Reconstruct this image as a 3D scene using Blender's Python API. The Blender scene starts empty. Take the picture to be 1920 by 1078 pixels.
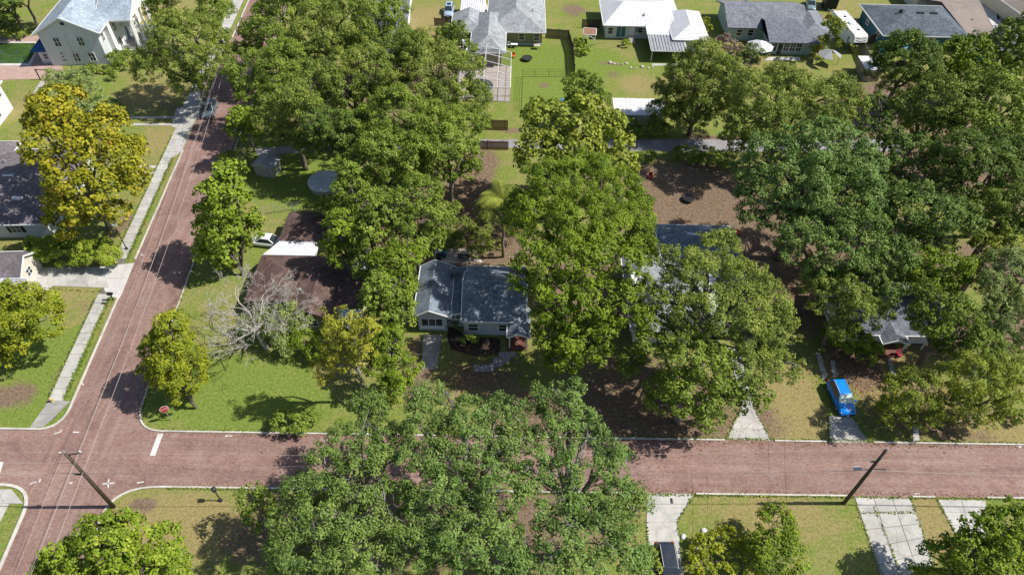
import bpy, math, random
import numpy as np
from mathutils import Vector, Matrix
random.seed(7)
S = bpy.context.scene
COL = S.collection
# ------------------------------------------------------------------ camera
F, CX, CY, H = 1280.0, 960.0, 539.0, 62.0
nad = np.array([(934-CX)/F, -(1751-CY)/F, -1.0]); nad /= np.linalg.norm(nad)
UPC = -nad
FW = np.array([0, 0, -1.0]); YC = FW-FW.dot(UPC)*UPC; YC /= np.linalg.norm(YC)
XC = np.cross(YC, UPC)
RC = np.array([XC, YC, UPC])
cam_d = bpy.data.cameras.new('camera'); cam = bpy.data.objects.new('camera', cam_d); COL.objects.link(cam)
cam_d.sensor_width = 36.0; cam_d.lens = 36.0*F/1920.0
cam_d.clip_start = 0.5; cam_d.clip_end = 6000
M4 = Matrix([list(RC[0])+[0], list(RC[1])+[0], list(RC[2])+[H], [0, 0, 0, 1]])
cam.matrix_world = M4
S.camera = cam
# ------------------------------------------------------------------ world, sun, exposure
SUN_EL, SUN_DIR = 50.0, (1.0, 0.03)      # sun stands to the right of the view
w = bpy.data.worlds.new('World'); S.world = w; w.use_nodes = True
wn = w.node_tree.nodes; wl = w.node_tree.links
bg = wn['Background']; sky = wn.new('ShaderNodeTexSky'); sky.sky_type = 'NISHITA'; sky.sun_disc = False
sky.sun_elevation = math.radians(SUN_EL); sky.sun_rotation = math.atan2(SUN_DIR[0], SUN_DIR[1])
wl.new(sky.outputs[0], bg.inputs[0]); bg.inputs[1].default_value = 0.09
sd = bpy.data.lights.new('sun', 'SUN'); sd.energy = 5.0; sd.angle = math.radians(0.5); sd.color = (1.0, 0.95, 0.87)
sun = bpy.data.objects.new('sun', sd); COL.objects.link(sun)
hd = math.hypot(*SUN_DIR); ce = math.cos(math.radians(SUN_EL))
sv = Vector((SUN_DIR[0]/hd*ce, SUN_DIR[1]/hd*ce, math.sin(math.radians(SUN_EL))))
sun.rotation_euler = sv.to_track_quat('Z', 'Y').to_euler(); sun.location = (40, 40, 80)
S.view_settings.view_transform = 'Standard'; S.view_settings.look = 'None'
S.view_settings.exposure = 0.33; S.view_settings.gamma = 1.0
S.render.engine = 'CYCLES'
S.cycles.max_bounces = 6; S.cycles.diffuse_bounces = 3; S.cycles.transparent_max_bounces = 8

def G(px, py, z=0.0):
    """where the line of sight through photo pixel (px, py) meets the height z"""
    d = RC@np.array([(px-CX)/F, -(py-CY)/F, -1.0]); t = (H-z)/-d[2]
    return Vector((d[0]*t, d[1]*t, z))
def DEP(px, py, z=0.0):
    d = RC@np.array([(px-CX)/F, -(py-CY)/F, -1.0]); return (H-z)/-d[2]

# ------------------------------------------------------------------ materials
def nmat(name):
    m = bpy.data.materials.new(name); m.use_nodes = True
    return m, m.node_tree.nodes, m.node_tree.links, m.node_tree.nodes['Principled BSDF']
def ramp(n, stops):
    r = n.new('ShaderNodeValToRGB'); e = r.color_ramp.elements
    while len(e) < len(stops): e.new(0.5)
    for k, (p, c) in enumerate(stops): e[k].position = p; e[k].color = (c[0], c[1], c[2], 1)
    return r
def noise(n, l, scale, detail=4, rough=0.6, vec=None, dist=0.0):
    t = n.new('ShaderNodeTexNoise'); t.inputs['Scale'].default_value = scale
    t.inputs['Detail'].default_value = detail; t.inputs['Roughness'].default_value = rough
    t.inputs['Distortion'].default_value = dist
    if vec is not None: l.new(vec, t.inputs['Vector'])
    return t
def mixc(n, l, fac, a, b, mode='MIX'):
    m = n.new('ShaderNodeMix'); m.data_type = 'RGBA'; m.blend_type = mode
    for s, v in ((m.inputs[0], fac), (m.inputs[6], a), (m.inputs[7], b)):
        if hasattr(v, 'links') or hasattr(v, 'is_linked'): l.new(v, s)
        elif isinstance(v, (int, float)): s.default_value = v
        else: s.default_value = (v[0], v[1], v[2], 1)
    return m.outputs[2]
def mat(name, c, rough=0.7, var=0.25, sc=3.0, fine=25.0, metal=0.0, spec=0.3, bump=0.0, stain=0.0, coat=0.0, each=0.0):
    """plain surface with mottling at two scales and optional dark stains"""
    m, n, l, b = nmat(name)
    tc = n.new('ShaderNodeTexCoord').outputs['Object']
    a = noise(n, l, sc, 5, 0.6, tc); f = noise(n, l, fine, 3, 0.7, tc)
    lo = [x*(1-var) for x in c]; hi = [min(1, x*(1+var)) for x in c]
    r = ramp(n, [(0.3, lo), (0.7, hi)]); l.new(a.outputs[0], r.inputs[0])
    r2 = ramp(n, [(0.25, (1-var,)*3), (0.75, (1+var*0.3,)*3)]); l.new(f.outputs[0], r2.inputs[0])
    col = mixc(n, l, 1.0, r.outputs[0], r2.outputs[0], 'MULTIPLY')
    if stain:
        s = noise(n, l, sc*0.25, 6, 0.65, tc, 0.6); r3 = ramp(n, [(0.45, (1, 1, 1)), (0.72, (1-stain,)*3)])
        l.new(s.outputs[0], r3.inputs[0]); col = mixc(n, l, 1.0, col, r3.outputs[0], 'MULTIPLY')
    if each:
        vc = n.new('ShaderNodeTexVoronoi'); vc.feature = 'DISTANCE_TO_EDGE'; vc.inputs['Scale'].default_value = .33; nd = noise(n, l, 1.4, 4, .7, tc)
        ad_ = n.new('ShaderNodeMix'); ad_.data_type = 'VECTOR'; ad_.inputs[0].default_value = .25; l.new(tc, ad_.inputs[4]); l.new(nd.outputs['Color'], ad_.inputs[5]); l.new(ad_.outputs[1], vc.inputs['Vector'])
        rc_ = ramp(n, [(0.0, (.45,)*3), (0.012, (1,)*3)]); l.new(vc.outputs[0], rc_.inputs[0]); col = mixc(n, l, .45, col, rc_.outputs[0], 'MULTIPLY')
        oi = n.new('ShaderNodeObjectInfo'); r4 = ramp(n, [(0, (1-each,)*3), (1, (1+each,)*3)]); l.new(oi.outputs['Random'], r4.inputs[0]); col = mixc(n, l, 1.0, col, r4.outputs[0], 'MULTIPLY')
    l.new(col, b.inputs['Base Color'])
    b.inputs['Roughness'].default_value = rough; b.inputs['Metallic'].default_value = metal
    b.inputs['Specular IOR Level'].default_value = spec; b.inputs['Coat Weight'].default_value = coat
    if bump:
        bp = n.new('ShaderNodeBump'); bp.inputs['Strength'].default_value = bump; bp.inputs['Distance'].default_value = 0.03
        l.new(f.outputs[0], bp.inputs['Height']); l.new(bp.outputs[0], b.inputs['Normal'])
    return m
def shingle(name, c, var=0.3):
    m, n, l, b = nmat(name)
    tc = n.new('ShaderNodeTexCoord').outputs['Object']
    mp = n.new('ShaderNodeMapping'); mp.inputs['Scale'].default_value = (1, 1, 2.4); l.new(tc, mp.inputs[0])
    v = n.new('ShaderNodeTexVoronoi'); v.inputs['Scale'].default_value = 3.4; l.new(mp.outputs[0], v.inputs['Vector'])
    bw = n.new('ShaderNodeRGBToBW'); l.new(v.outputs['Color'], bw.inputs[0])
    r = ramp(n, [(0.1, [x*(1-var) for x in c]), (0.9, [x*(1+var) for x in c])]); l.new(bw.outputs[0], r.inputs[0])
    a = noise(n, l, 0.5, 6, 0.65, tc, 0.4); r2 = ramp(n, [(0.35, (0.78,)*3), (0.68, (1.12,)*3)]); l.new(a.outputs[0], r2.inputs[0])
    f = noise(n, l, 14, 3, 0.7, tc); r3 = ramp(n, [(0.3, (0.75,)*3), (0.7, (1.2,)*3)]); l.new(f.outputs[0], r3.inputs[0])
    col = mixc(n, l, 1.0, r.outputs[0], r2.outputs[0], 'MULTIPLY'); col = mixc(n, l, 1.0, col, r3.outputs[0], 'MULTIPLY')
    sx = n.new('ShaderNodeSeparateXYZ'); l.new(tc, sx.inputs[0]); wz = n.new('ShaderNodeMath'); wz.operation = 'MULTIPLY'; wz.inputs[1].default_value = 11.0; l.new(sx.outputs[2], wz.inputs[0])
    fr_ = n.new('ShaderNodeMath'); fr_.operation = 'FRACT'; l.new(wz.outputs[0], fr_.inputs[0]); r5 = ramp(n, [(0.0, (0.78,)*3), (0.35, (1.04,)*3)]); l.new(fr_.outputs[0], r5.inputs[0])
    col = mixc(n, l, 1.0, col, r5.outputs[0], 'MULTIPLY')
    mp2 = n.new('ShaderNodeMapping'); mp2.inputs['Scale'].default_value = (1.6, 1.6, .25); l.new(tc, mp2.inputs[0]); k_ = noise(n, l, 1.0, 5, .7, mp2.outputs[0]); r6 = ramp(n, [(0.35, (0.82,)*3), (0.66, (1.1,)*3)]); l.new(k_.outputs[0], r6.inputs[0])
    col = mixc(n, l, 1.0, col, r6.outputs[0], 'MULTIPLY')
    l.new(col, b.inputs['Base Color']); b.inputs['Roughness'].default_value = 0.9; b.inputs['Specular IOR Level'].default_value = 0.2
    bp = n.new('ShaderNodeBump'); bp.inputs['Strength'].default_value = 0.5; bp.inputs['Distance'].default_value = 0.03
    l.new(bw.outputs[0], bp.inputs['Height']); l.new(bp.outputs[0], b.inputs['Normal'])
    return m
def leafmat(name, stops, trans=0.2):
    m, n, l, b = nmat(name)
    at = n.new('ShaderNodeAttribute'); at.attribute_name = 'v'
    tc = n.new('ShaderNodeTexCoord').outputs['Object']
    r = ramp(n, stops); l.new(at.outputs['Fac'], r.inputs[0])
    a = noise(n, l, 0.22, 3, 0.6, tc); r2 = ramp(n, [(0.35, (0.8, 0.84, 0.85)), (0.65, (1.18, 1.12, 1.0))]); l.new(a.outputs[0], r2.inputs[0])
    col = mixc(n, l, 1.0, r.outputs[0], r2.outputs[0], 'MULTIPLY')
    l.new(col, b.inputs['Base Color']); b.inputs['Roughness'].default_value = 0.55; b.inputs['Specular IOR Level'].default_value = 0.15
    t = n.new('ShaderNodeBsdfTranslucent'); l.new(col, t.inputs[0])
    mx = n.new('ShaderNodeMixShader'); mx.inputs[0].default_value = trans
    l.new(b.outputs[0], mx.inputs[1]); l.new(t.outputs[0], mx.inputs[2]); l.new(mx.outputs[0], n['Material Output'].inputs[0])
    return m

M = {}
M['concrete'] = mat('concrete', (0.46, 0.45, 0.42), 0.9, 0.12, 1.2, 30, stain=0.34, bump=0.2, each=0.07)
M['concrete_grey'] = mat('grey_concrete', (0.36, 0.35, 0.33), 0.9, 0.14, 0.8, 30, stain=0.35, bump=0.2, each=.06)
M['concrete_bright'] = mat('bright_concrete', (0.56, 0.54, 0.52), 0.9, 0.08, 0.8, 30, stain=0.25)
M['joint'] = mat('joint_dirt', (0.17, 0.155, 0.13), 1.0, 0.3, 2, 20)
M['kerb'] = mat('kerb_concrete', (0.56, 0.54, 0.49), 0.9, 0.12, 1.5, 12, stain=0.35)
M['asphalt'] = mat('old_asphalt', (0.30, 0.29, 0.30), 0.95, 0.15, 1, 25, stain=0.3)
M['paint'] = mat('road_paint', (0.66, 0.64, 0.62), 0.8, 0.12, 2, 14, stain=0.3)
M['white'] = mat('white_paint', (0.74, 0.74, 0.73), 0.6, 0.04, 2, 10)
M['bluewhite'] = mat('pale_stucco', (0.60, 0.64, 0.66), 0.85, 0.05, 1, 12, stain=0.12)
M['greyblue'] = mat('grey_blue_siding', (0.40, 0.46, 0.52), 0.8, 0.05, 1, 12)
M['khaki'] = mat('khaki_siding', (0.26, 0.24, 0.14), 0.8, 0.06, 1, 12)
M['mint'] = mat('mint_siding', (0.33, 0.44, 0.40), 0.8, 0.06, 1, 12)
M['teal'] = mat('dark_teal_siding', (0.035, 0.115, 0.16), 0.75, 0.08, 1, 12)
M['cream'] = mat('cream_wall', (0.62, 0.59, 0.5), 0.85, 0.05, 1, 12)
M['glass'] = mat('window_glass', (0.035, 0.045, 0.055), 0.12, 0.2, 1, 4, spec=0.6)
M['glass_pale'] = mat('sunshade_glass', (0.66, 0.76, 0.72), 0.6, 0.08, 6, 30, spec=0.4)
M['black'] = mat('black_plastic', (0.02, 0.02, 0.022), 0.5, 0.2)
M['tyre'] = mat('tyre_rubber', (0.025, 0.025, 0.025), 0.9, 0.2)
M['steel'] = mat('galvanised_steel', (0.42, 0.43, 0.44), 0.45, 0.12, 3, 20, metal=0.3)
M['wire'] = mat('pale_wire', (0.42, 0.36, 0.34), 0.6, 0.05)
M['darkmetal'] = mat('dark_metal', (0.035, 0.035, 0.04), 0.6, 0.2)
M['pole'] = mat('weathered_pole_wood', (0.10, 0.075, 0.06), 0.9, 0.35, 2, 18)
M['fence'] = mat('dark_fence_wood', (0.10, 0.075, 0.065), 0.9, 0.3, 3, 16)
M['fence_brown'] = mat('brown_fence_wood', (0.20, 0.11, 0.07), 0.9, 0.3, 3, 16)
M['fence_tan'] = mat('tan_fence_wood', (0.34, 0.29, 0.22), 0.9, 0.2, 3, 16)
M['sh_grey'] = shingle('grey_shingles', (0.31, 0.33, 0.345), 0.22)
M['sh_pale'] = shingle('pale_blue_grey_shingles', (0.34, 0.40, 0.47), 0.2)
M['sh_blue'] = shingle('blue_grey_shingles', (0.20, 0.24, 0.29), 0.25)
M['sh_slate'] = shingle('slate_shingles', (0.16, 0.175, 0.21), 0.25)
M['sh_dark'] = shingle('dark_shingles', (0.11, 0.135, 0.16), 0.3)
M['sh_brown'] = shingle('brown_shingles', (0.135, 0.088, 0.078), 0.3)
M['sh_taupe'] = shingle('taupe_shingles', (0.17, 0.15, 0.16), 0.2)
M['flat_brown'] = mat('brown_flat_roofing', (0.27, 0.225, 0.195), 0.9, 0.1, 1, 12, stain=0.25)
M['metal_white'] = mat('white_metal_roof', (0.68, 0.68, 0.70), 0.4, 0.05, 1, 6, spec=0.5, stain=0.12)
M['metal_grey'] = mat('grey_metal_roof', (0.36, 0.37, 0.39), 0.45, 0.12, 1, 8, spec=0.5, stain=0.25)
M['awning_blue'] = mat('blue_awning', (0.03, 0.09, 0.24), 0.6, 0.1)
M['bark'] = mat('grey_bark', (0.17, 0.145, 0.12), 0.95, 0.3, 2, 10)
M['bark_pale'] = mat('pale_lichen_bark', (0.21, 0.20, 0.17), 0.95, 0.25, 2, 10)
M['dead'] = mat('bleached_deadwood', (0.42, 0.395, 0.355), 0.9, 0.2, 2, 10)
M['palmbark'] = mat('palm_bark', (0.24, 0.19, 0.14), 0.95, 0.25, 3, 14)
M['water'] = mat('green_pool_water', (0.05, 0.10, 0.025), 0.06, 0.35, 0.25, 1.0, spec=0.5)
M['pool_dark'] = mat('dark_pool_cover', (0.07, 0.085, 0.10), 0.5, 0.15)
M['deck'] = mat('salmon_pavers', (0.42, 0.29, 0.25), 0.9, 0.15, 1, 10)
M['deck_beige'] = mat('beige_deck', (0.56, 0.49, 0.44), 0.9, 0.07, 1, 10, stain=0.12)
M['paver_lilac'] = mat('grey_stepping_pavers', (0.40, 0.37, 0.40), 0.9, 0.1, 2, 14)
M['mulch'] = mat('dark_mulch', (0.045, 0.032, 0.028), 1.0, 0.4, 3, 14, bump=0.5)
M['brickstep'] = mat('red_brick_step', (0.17, 0.075, 0.06), 0.9, 0.2, 3, 14)
M['red'] = mat('red_enamel', (0.50, 0.015, 0.02), 0.4, 0.08)
M['redobj'] = mat('red_plastic', (0.35, 0.02, 0.04), 0.5, 0.1)
M['tarp'] = mat('blue_tarp', (0.02, 0.30, 0.50), 0.5, 0.15, 2, 8)
M['bluebin'] = mat('blue_plastic', (0.06, 0.20, 0.40), 0.5, 0.1)
M['tealbin'] = mat('teal_plastic', (0.05, 0.16, 0.19), 0.5, 0.1)
M['yellow'] = mat('yellow_enamel', (0.62, 0.46, 0.18), 0.5, 0.1)
M['orange'] = mat('orange_plastic', (0.65, 0.14, 0.03), 0.5, 0.1)
M['canopy_grey'] = mat('faded_canopy_cloth', (0.32, 0.33, 0.34), 0.8, 0.12)
M['straw'] = mat('rust_metal', (0.33, 0.18, 0.12), 0.9, 0.3, 2, 10)
M['rock'] = mat('pale_rock', (0.48, 0.44, 0.38), 0.9, 0.2, 3, 12)
def carpaint(name, c, metal=0.0):
    return mat(name, c, 0.3, 0.03, 1, 5, metal=metal, spec=0.5, coat=0.6)
M['c_blue'] = carpaint('bright_blue_car_paint', (0.0, 0.22, 0.72))
M['c_white'] = carpaint('white_car_paint', (0.66, 0.68, 0.68))
M['c_black'] = carpaint('black_car_paint', (0.022, 0.028, 0.045))
M['c_grey'] = carpaint('dark_grey_car_paint', (0.10, 0.12, 0.15))
M['c_sky'] = carpaint('light_blue_car_paint', (0.34, 0.44, 0.58))
M['c_teal'] = carpaint('grey_green_car_paint', (0.18, 0.26, 0.27))
M['lamp_red'] = mat('red_lens', (0.35, 0.01, 0.01), 0.3, 0.05)
M['lamp_clear'] = mat('clear_lens', (0.6, 0.6, 0.6), 0.2, 0.05)
M['screen'], n_, l_, b_ = nmat('insect_screen')
b_.inputs['Base Color'].default_value = (0.03, 0.03, 0.035, 1)
t_ = n_.new('ShaderNodeBsdfTransparent'); x_ = n_.new('ShaderNodeMixShader'); x_.inputs[0].default_value = 0.22
l_.new(t_.outputs[0], x_.inputs[1]); l_.new(b_.outputs[0], x_.inputs[2]); l_.new(x_.outputs[0], n_['Material Output'].inputs[0])

def ground_material():
    m, n, l, b = nmat('lawn_and_bare_earth')
    tc = n.new('ShaderNodeTexCoord').outputs['Object']
    ad = n.new('ShaderNodeAttribute'); ad.attribute_name = 'dry'
    ae = n.new('ShaderNodeAttribute'); ae.attribute_name = 'dirt'
    n1 = noise(n, l, 0.55, 7, 0.72, tc, 0.5); n2 = noise(n, l, 3.2, 5, 0.75, tc); n3 = noise(n, l, 9.0, 3, 0.7, tc)
    n4 = noise(n, l, 0.12, 4, 0.6, tc)
    gr = ramp(n, [(0.3, (0.085, 0.135, 0.022)), (0.5, (0.172, 0.235, 0.045)), (0.72, (0.28, 0.315, 0.092))]); l.new(n2.outputs[0], gr.inputs[0])
    dr = ramp(n, [(0.3, (0.19, 0.17, 0.06)), (0.5, (0.30, 0.245, 0.11)), (0.72, (0.40, 0.32, 0.17))]); l.new(n2.outputs[0], dr.inputs[0])
    er = ramp(n, [(0.3, (0.11, 0.076, 0.054)), (0.5, (0.205, 0.145, 0.105)), (0.75, (0.37, 0.28, 0.205))]); l.new(n2.outputs[0], er.inputs[0])
    def thr(attr, k):
        a = n.new('ShaderNodeMath'); a.operation = 'MULTIPLY_ADD'; l.new(n1.outputs[0], a.inputs[0]); a.inputs[1].default_value = k
        s = n.new('ShaderNodeMath'); s.operation = 'ADD'; l.new(attr, s.inputs[0]); s.inputs[1].default_value = -k*0.5
        l.new(s.outputs[0], a.inputs[2])
        q = n.new('ShaderNodeMath'); q.operation = 'MULTIPLY_ADD'; l.new(n4.outputs[0], q.inputs[0]); q.inputs[1].default_value = 0.7
        l.new(a.outputs[0], q.inputs[2])
        r = n.new('ShaderNodeMapRange'); r.interpolation_type = 'SMOOTHSTEP'
        r.inputs['From Min'].default_value = 0.55; r.inputs['From Max'].default_value = 1.1; l.new(q.outputs[0], r.inputs[0])
        return r.outputs[0]
    col = mixc(n, l, thr(ad.outputs['Fac'], 1.1), gr.outputs[0], dr.outputs[0])
    col = mixc(n, l, thr(ae.outputs['Fac'], 1.1), col, er.outputs[0])
    r3 = ramp(n, [(0.3, (0.62, 0.64, 0.6)), (0.7, (1.25, 1.25, 1.2))]); l.new(n3.outputs[0], r3.inputs[0])
    col = mixc(n, l, 1.0, col, r3.outputs[0], 'MULTIPLY')
    l.new(col, b.inputs['Base Color']); b.inputs['Roughness'].default_value = 1.0; b.inputs['Specular IOR Level'].default_value = 0.1
    bp = n.new('ShaderNodeBump'); bp.inputs['Strength'].default_value = 0.8; bp.inputs['Distance'].default_value = 0.12
    l.new(n3.outputs[0], bp.inputs['Height']); l.new(bp.outputs[0], b.inputs['Normal'])
    return m
def brick_material(name, stretch):
    m, n, l, b = nmat(name)
    tc = n.new('ShaderNodeTexCoord').outputs['Object']
    br = n.new('ShaderNodeTexBrick'); br.inputs['Scale'].default_value = 1.0
    br.inputs['Brick Width'].default_value = 0.24; br.inputs['Row Height'].default_value = 0.11; br.inputs['Mortar Size'].default_value = 0.008
    br.inputs['Color1'].default_value = (0.240, 0.148, 0.122, 1); br.inputs['Color2'].default_value = (0.315, 0.220, 0.190, 1)
    br.inputs['Mortar'].default_value = (0.17, 0.115, 0.10, 1); l.new(tc, br.inputs['Vector'])
    a = noise(n, l, 0.28, 7, 0.7, tc, 0.8)
    r = ramp(n, [(0.28, (0.66, 0.62, 0.64)), (0.48, (1, 0.96, 0.95)), (0.75, (1.12, 1.22, 1.26))]); l.new(a.outputs[0], r.inputs[0])
    f = noise(n, l, 3.0, 4, 0.8, tc); r2 = ramp(n, [(0.3, (0.84, 0.84, 0.85)), (0.7, (1.13, 1.12, 1.12))]); l.new(f.outputs[0], r2.inputs[0])
    mp = n.new('ShaderNodeMapping'); mp.inputs['Scale'].default_value = stretch; l.new(tc, mp.inputs[0])
    g = noise(n, l, 1.0, 4, 0.7, mp.outputs[0]); r3 = ramp(n, [(0.32, (0.80,)*3), (0.66, (1.12,)*3)]); l.new(g.outputs[0], r3.inputs[0])
    col = mixc(n, l, 1.0, br.outputs[0], r.outputs[0], 'MULTIPLY'); col = mixc(n, l, 1.0, col, r2.outputs[0], 'MULTIPLY')
    col = mixc(n, l, 1.0, col, r3.outputs[0], 'MULTIPLY')
    s = noise(n, l, 0.9, 5, 0.7, tc, 1.0); sr = ramp(n, [(0.62, (0, 0, 0)), (0.75, (1, 1, 1))]); l.new(s.outputs[0], sr.inputs[0])
    bw = n.new('ShaderNodeMath'); bw.operation = 'MULTIPLY'; bw.inputs[1].default_value = 0.35; l.new(sr.outputs[0], bw.inputs[0])
    col = mixc(n, l, bw.outputs[0], col, (0.30, 0.26, 0.25))
    l.new(col, b.inputs['Base Color']); b.inputs['Roughness'].default_value = 0.85; b.inputs['Specular IOR Level'].default_value = 0.25
    return m
M['ground'] = ground_material(); M['brick'] = brick_material('cross_street_bricks', (0.05, 0.95, 1)); M['brick_side'] = brick_material('side_street_bricks', (0.95, 0.05, 1))

# ------------------------------------------------------------------ mesh helpers
class MB:
    def __init__(s): s.v = []; s.f = []
    def add(s, vs, fs):
        o = len(s.v); s.v += [tuple(p) for p in vs]; s.f += [tuple(i+o for i in f) for f in fs]; return s
    def box(s, x0, x1, y0, y1, z0, z1, top=1.0):
        if x0 > x1: x0, x1 = x1, x0
        if y0 > y1: y0, y1 = y1, y0
        vs = [(x, y, z) for z in (z0, z1) for x, y in ((x0, y0), (x1, y0), (x1, y1), (x0, y1))]
        return s.add(vs, [(3, 2, 1, 0), (4, 5, 6, 7), (0, 1, 5, 4), (1, 2, 6, 5), (2, 3, 7, 6), (3, 0, 4, 7)])
    def prism(s, pts, z0, z1):
        k = len(pts); vs = [(p[0], p[1], z0) for p in pts]+[(p[0], p[1], z1) for p in pts]
        return s.add(vs, [tuple(range(k-1, -1, -1)), tuple(range(k, 2*k))]+[(i, (i+1) % k, k+(i+1) % k, k+i) for i in range(k)])
    def tube(s, pts, rad, seg=8, cap=True):
        pts = [Vector(p) for p in pts]
        if not hasattr(rad, '__len__'): rad = [rad]*len(pts)
        rings = []; ref = None
        for i, p in enumerate(pts):
            d = (pts[min(i+1, len(pts)-1)]-pts[max(i-1, 0)]).normalized()
            a = Vector((0, 0, 1)) if abs(d.z) < 0.9 else Vector((1, 0, 0))
            if ref is not None and abs(ref.dot(d)) < 0.95: a = ref
            u = (a-d*a.dot(d)).normalized(); v = d.cross(u); ref = u
            rings.append([p+(u*math.cos(t)+v*math.sin(t))*rad[i] for t in [2*math.pi*k/seg for k in range(seg)]])
        vs = [q for r in rings for q in r]; fs = []
        for i in range(len(pts)-1):
            for k in range(seg):
                fs.append((i*seg+k, i*seg+(k+1) % seg, (i+1)*seg+(k+1) % seg, (i+1)*seg+k))
        if cap: fs += [tuple(range(seg-1, -1, -1)), tuple((len(pts)-1)*seg+k for k in range(seg))]
        return s.add(vs, fs)
    def bar(s, a, b, w, h=None):
        a = Vector(a); b = Vector(b); d = (b-a).normalized(); h = h or w
        up = Vector((0, 0, 1)) if abs(d.z) < 0.95 else Vector((0, 1, 0))
        u = d.cross(up).normalized()*w/2; v = u.cross(d).normalized()*h/2
        vs = [a-u-v, a+u-v, a+u+v, a-u+v, b-u-v, b+u-v, b+u+v, b-u+v]
        return s.add(vs, [(0, 1, 2, 3), (7, 6, 5, 4), (0, 4, 5, 1), (1, 5, 6, 2), (2, 6, 7, 3), (3, 7, 4, 0)])
    def disc(s, c, r, z0, z1, seg=24, ry=None):
        ry = ry or r
        return s.prism([(c[0]+r*math.cos(2*math.pi*k/seg), c[1]+ry*math.sin(2*math.pi*k/seg)) for k in range(seg)], z0, z1)
    def slab(s, polys, t):
        """thick roof covering: the given top faces, dropped by t, with closed borders"""
        vm = {}; vs = []
        def vi(p):
            k = (round(p[0], 3), round(p[1], 3), round(p[2], 3))
            if k not in vm: vm[k] = len(vs); vs.append(p)
            return vm[k]
        tops = [[vi(p) for p in q] for q in polys]; k = len(vs)
        fs = [tuple(q) for q in tops]+[tuple(i+k for i in reversed(q)) for q in tops]
        ed = {}
        for q in tops:
            for i in range(len(q)): ed[(q[i], q[(i+1) % len(q)])] = 1
        s.border = []
        for a, b in list(ed):
            if (b, a) not in ed: fs.append((b, a, a+k, b+k)); s.border.append((Vector(vs[a]), Vector(vs[b])))
        vs2 = vs+[(p[0], p[1], p[2]-t) for p in vs]
        s.add(vs2, fs); return s
    def mesh(s, name, m):
        me = bpy.data.meshes.new(name); me.from_pydata(s.v, [], s.f); me.materials.append(m); me.update(); return me
def link(o, parent=None):
    COL.objects.link(o)
    if parent is not None: o.parent = parent
    return o
def part(name, mb, m, parent=None, label=None, smooth=False):
    me = mb.mesh(name, m) if isinstance(mb, MB) else mb
    if smooth: me.polygons.foreach_set('use_smooth', [True]*len(me.polygons))
    o = link(bpy.data.objects.new(name, me), parent)
    if label: o['label'] = label
    return o
def tag(o, label, cat, group=None):
    o['label'] = label; o['category'] = cat
    if group: o['group'] = group
    return o
def thing(name, label, cat, loc=(0, 0, 0), rz=0.0, group=None):
    o = link(bpy.data.objects.new(name, None)); o.location = (loc[0], loc[1], loc[2] if len(loc) > 2 else 0)
    o.rotation_euler = (0, 0, math.radians(rz)); o.empty_display_size = 0.5
    return tag(o, label, cat, group)
def struct(name, mb, m, label=None):
    o = part(name, mb, m); o['kind'] = 'structure'
    if label: o['label'] = label
    return o
def copy_tree(o, parent=None):
    c = o.copy(); link(c, parent)
    for ch in o.children: copy_tree(ch, c)
    return c

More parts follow.
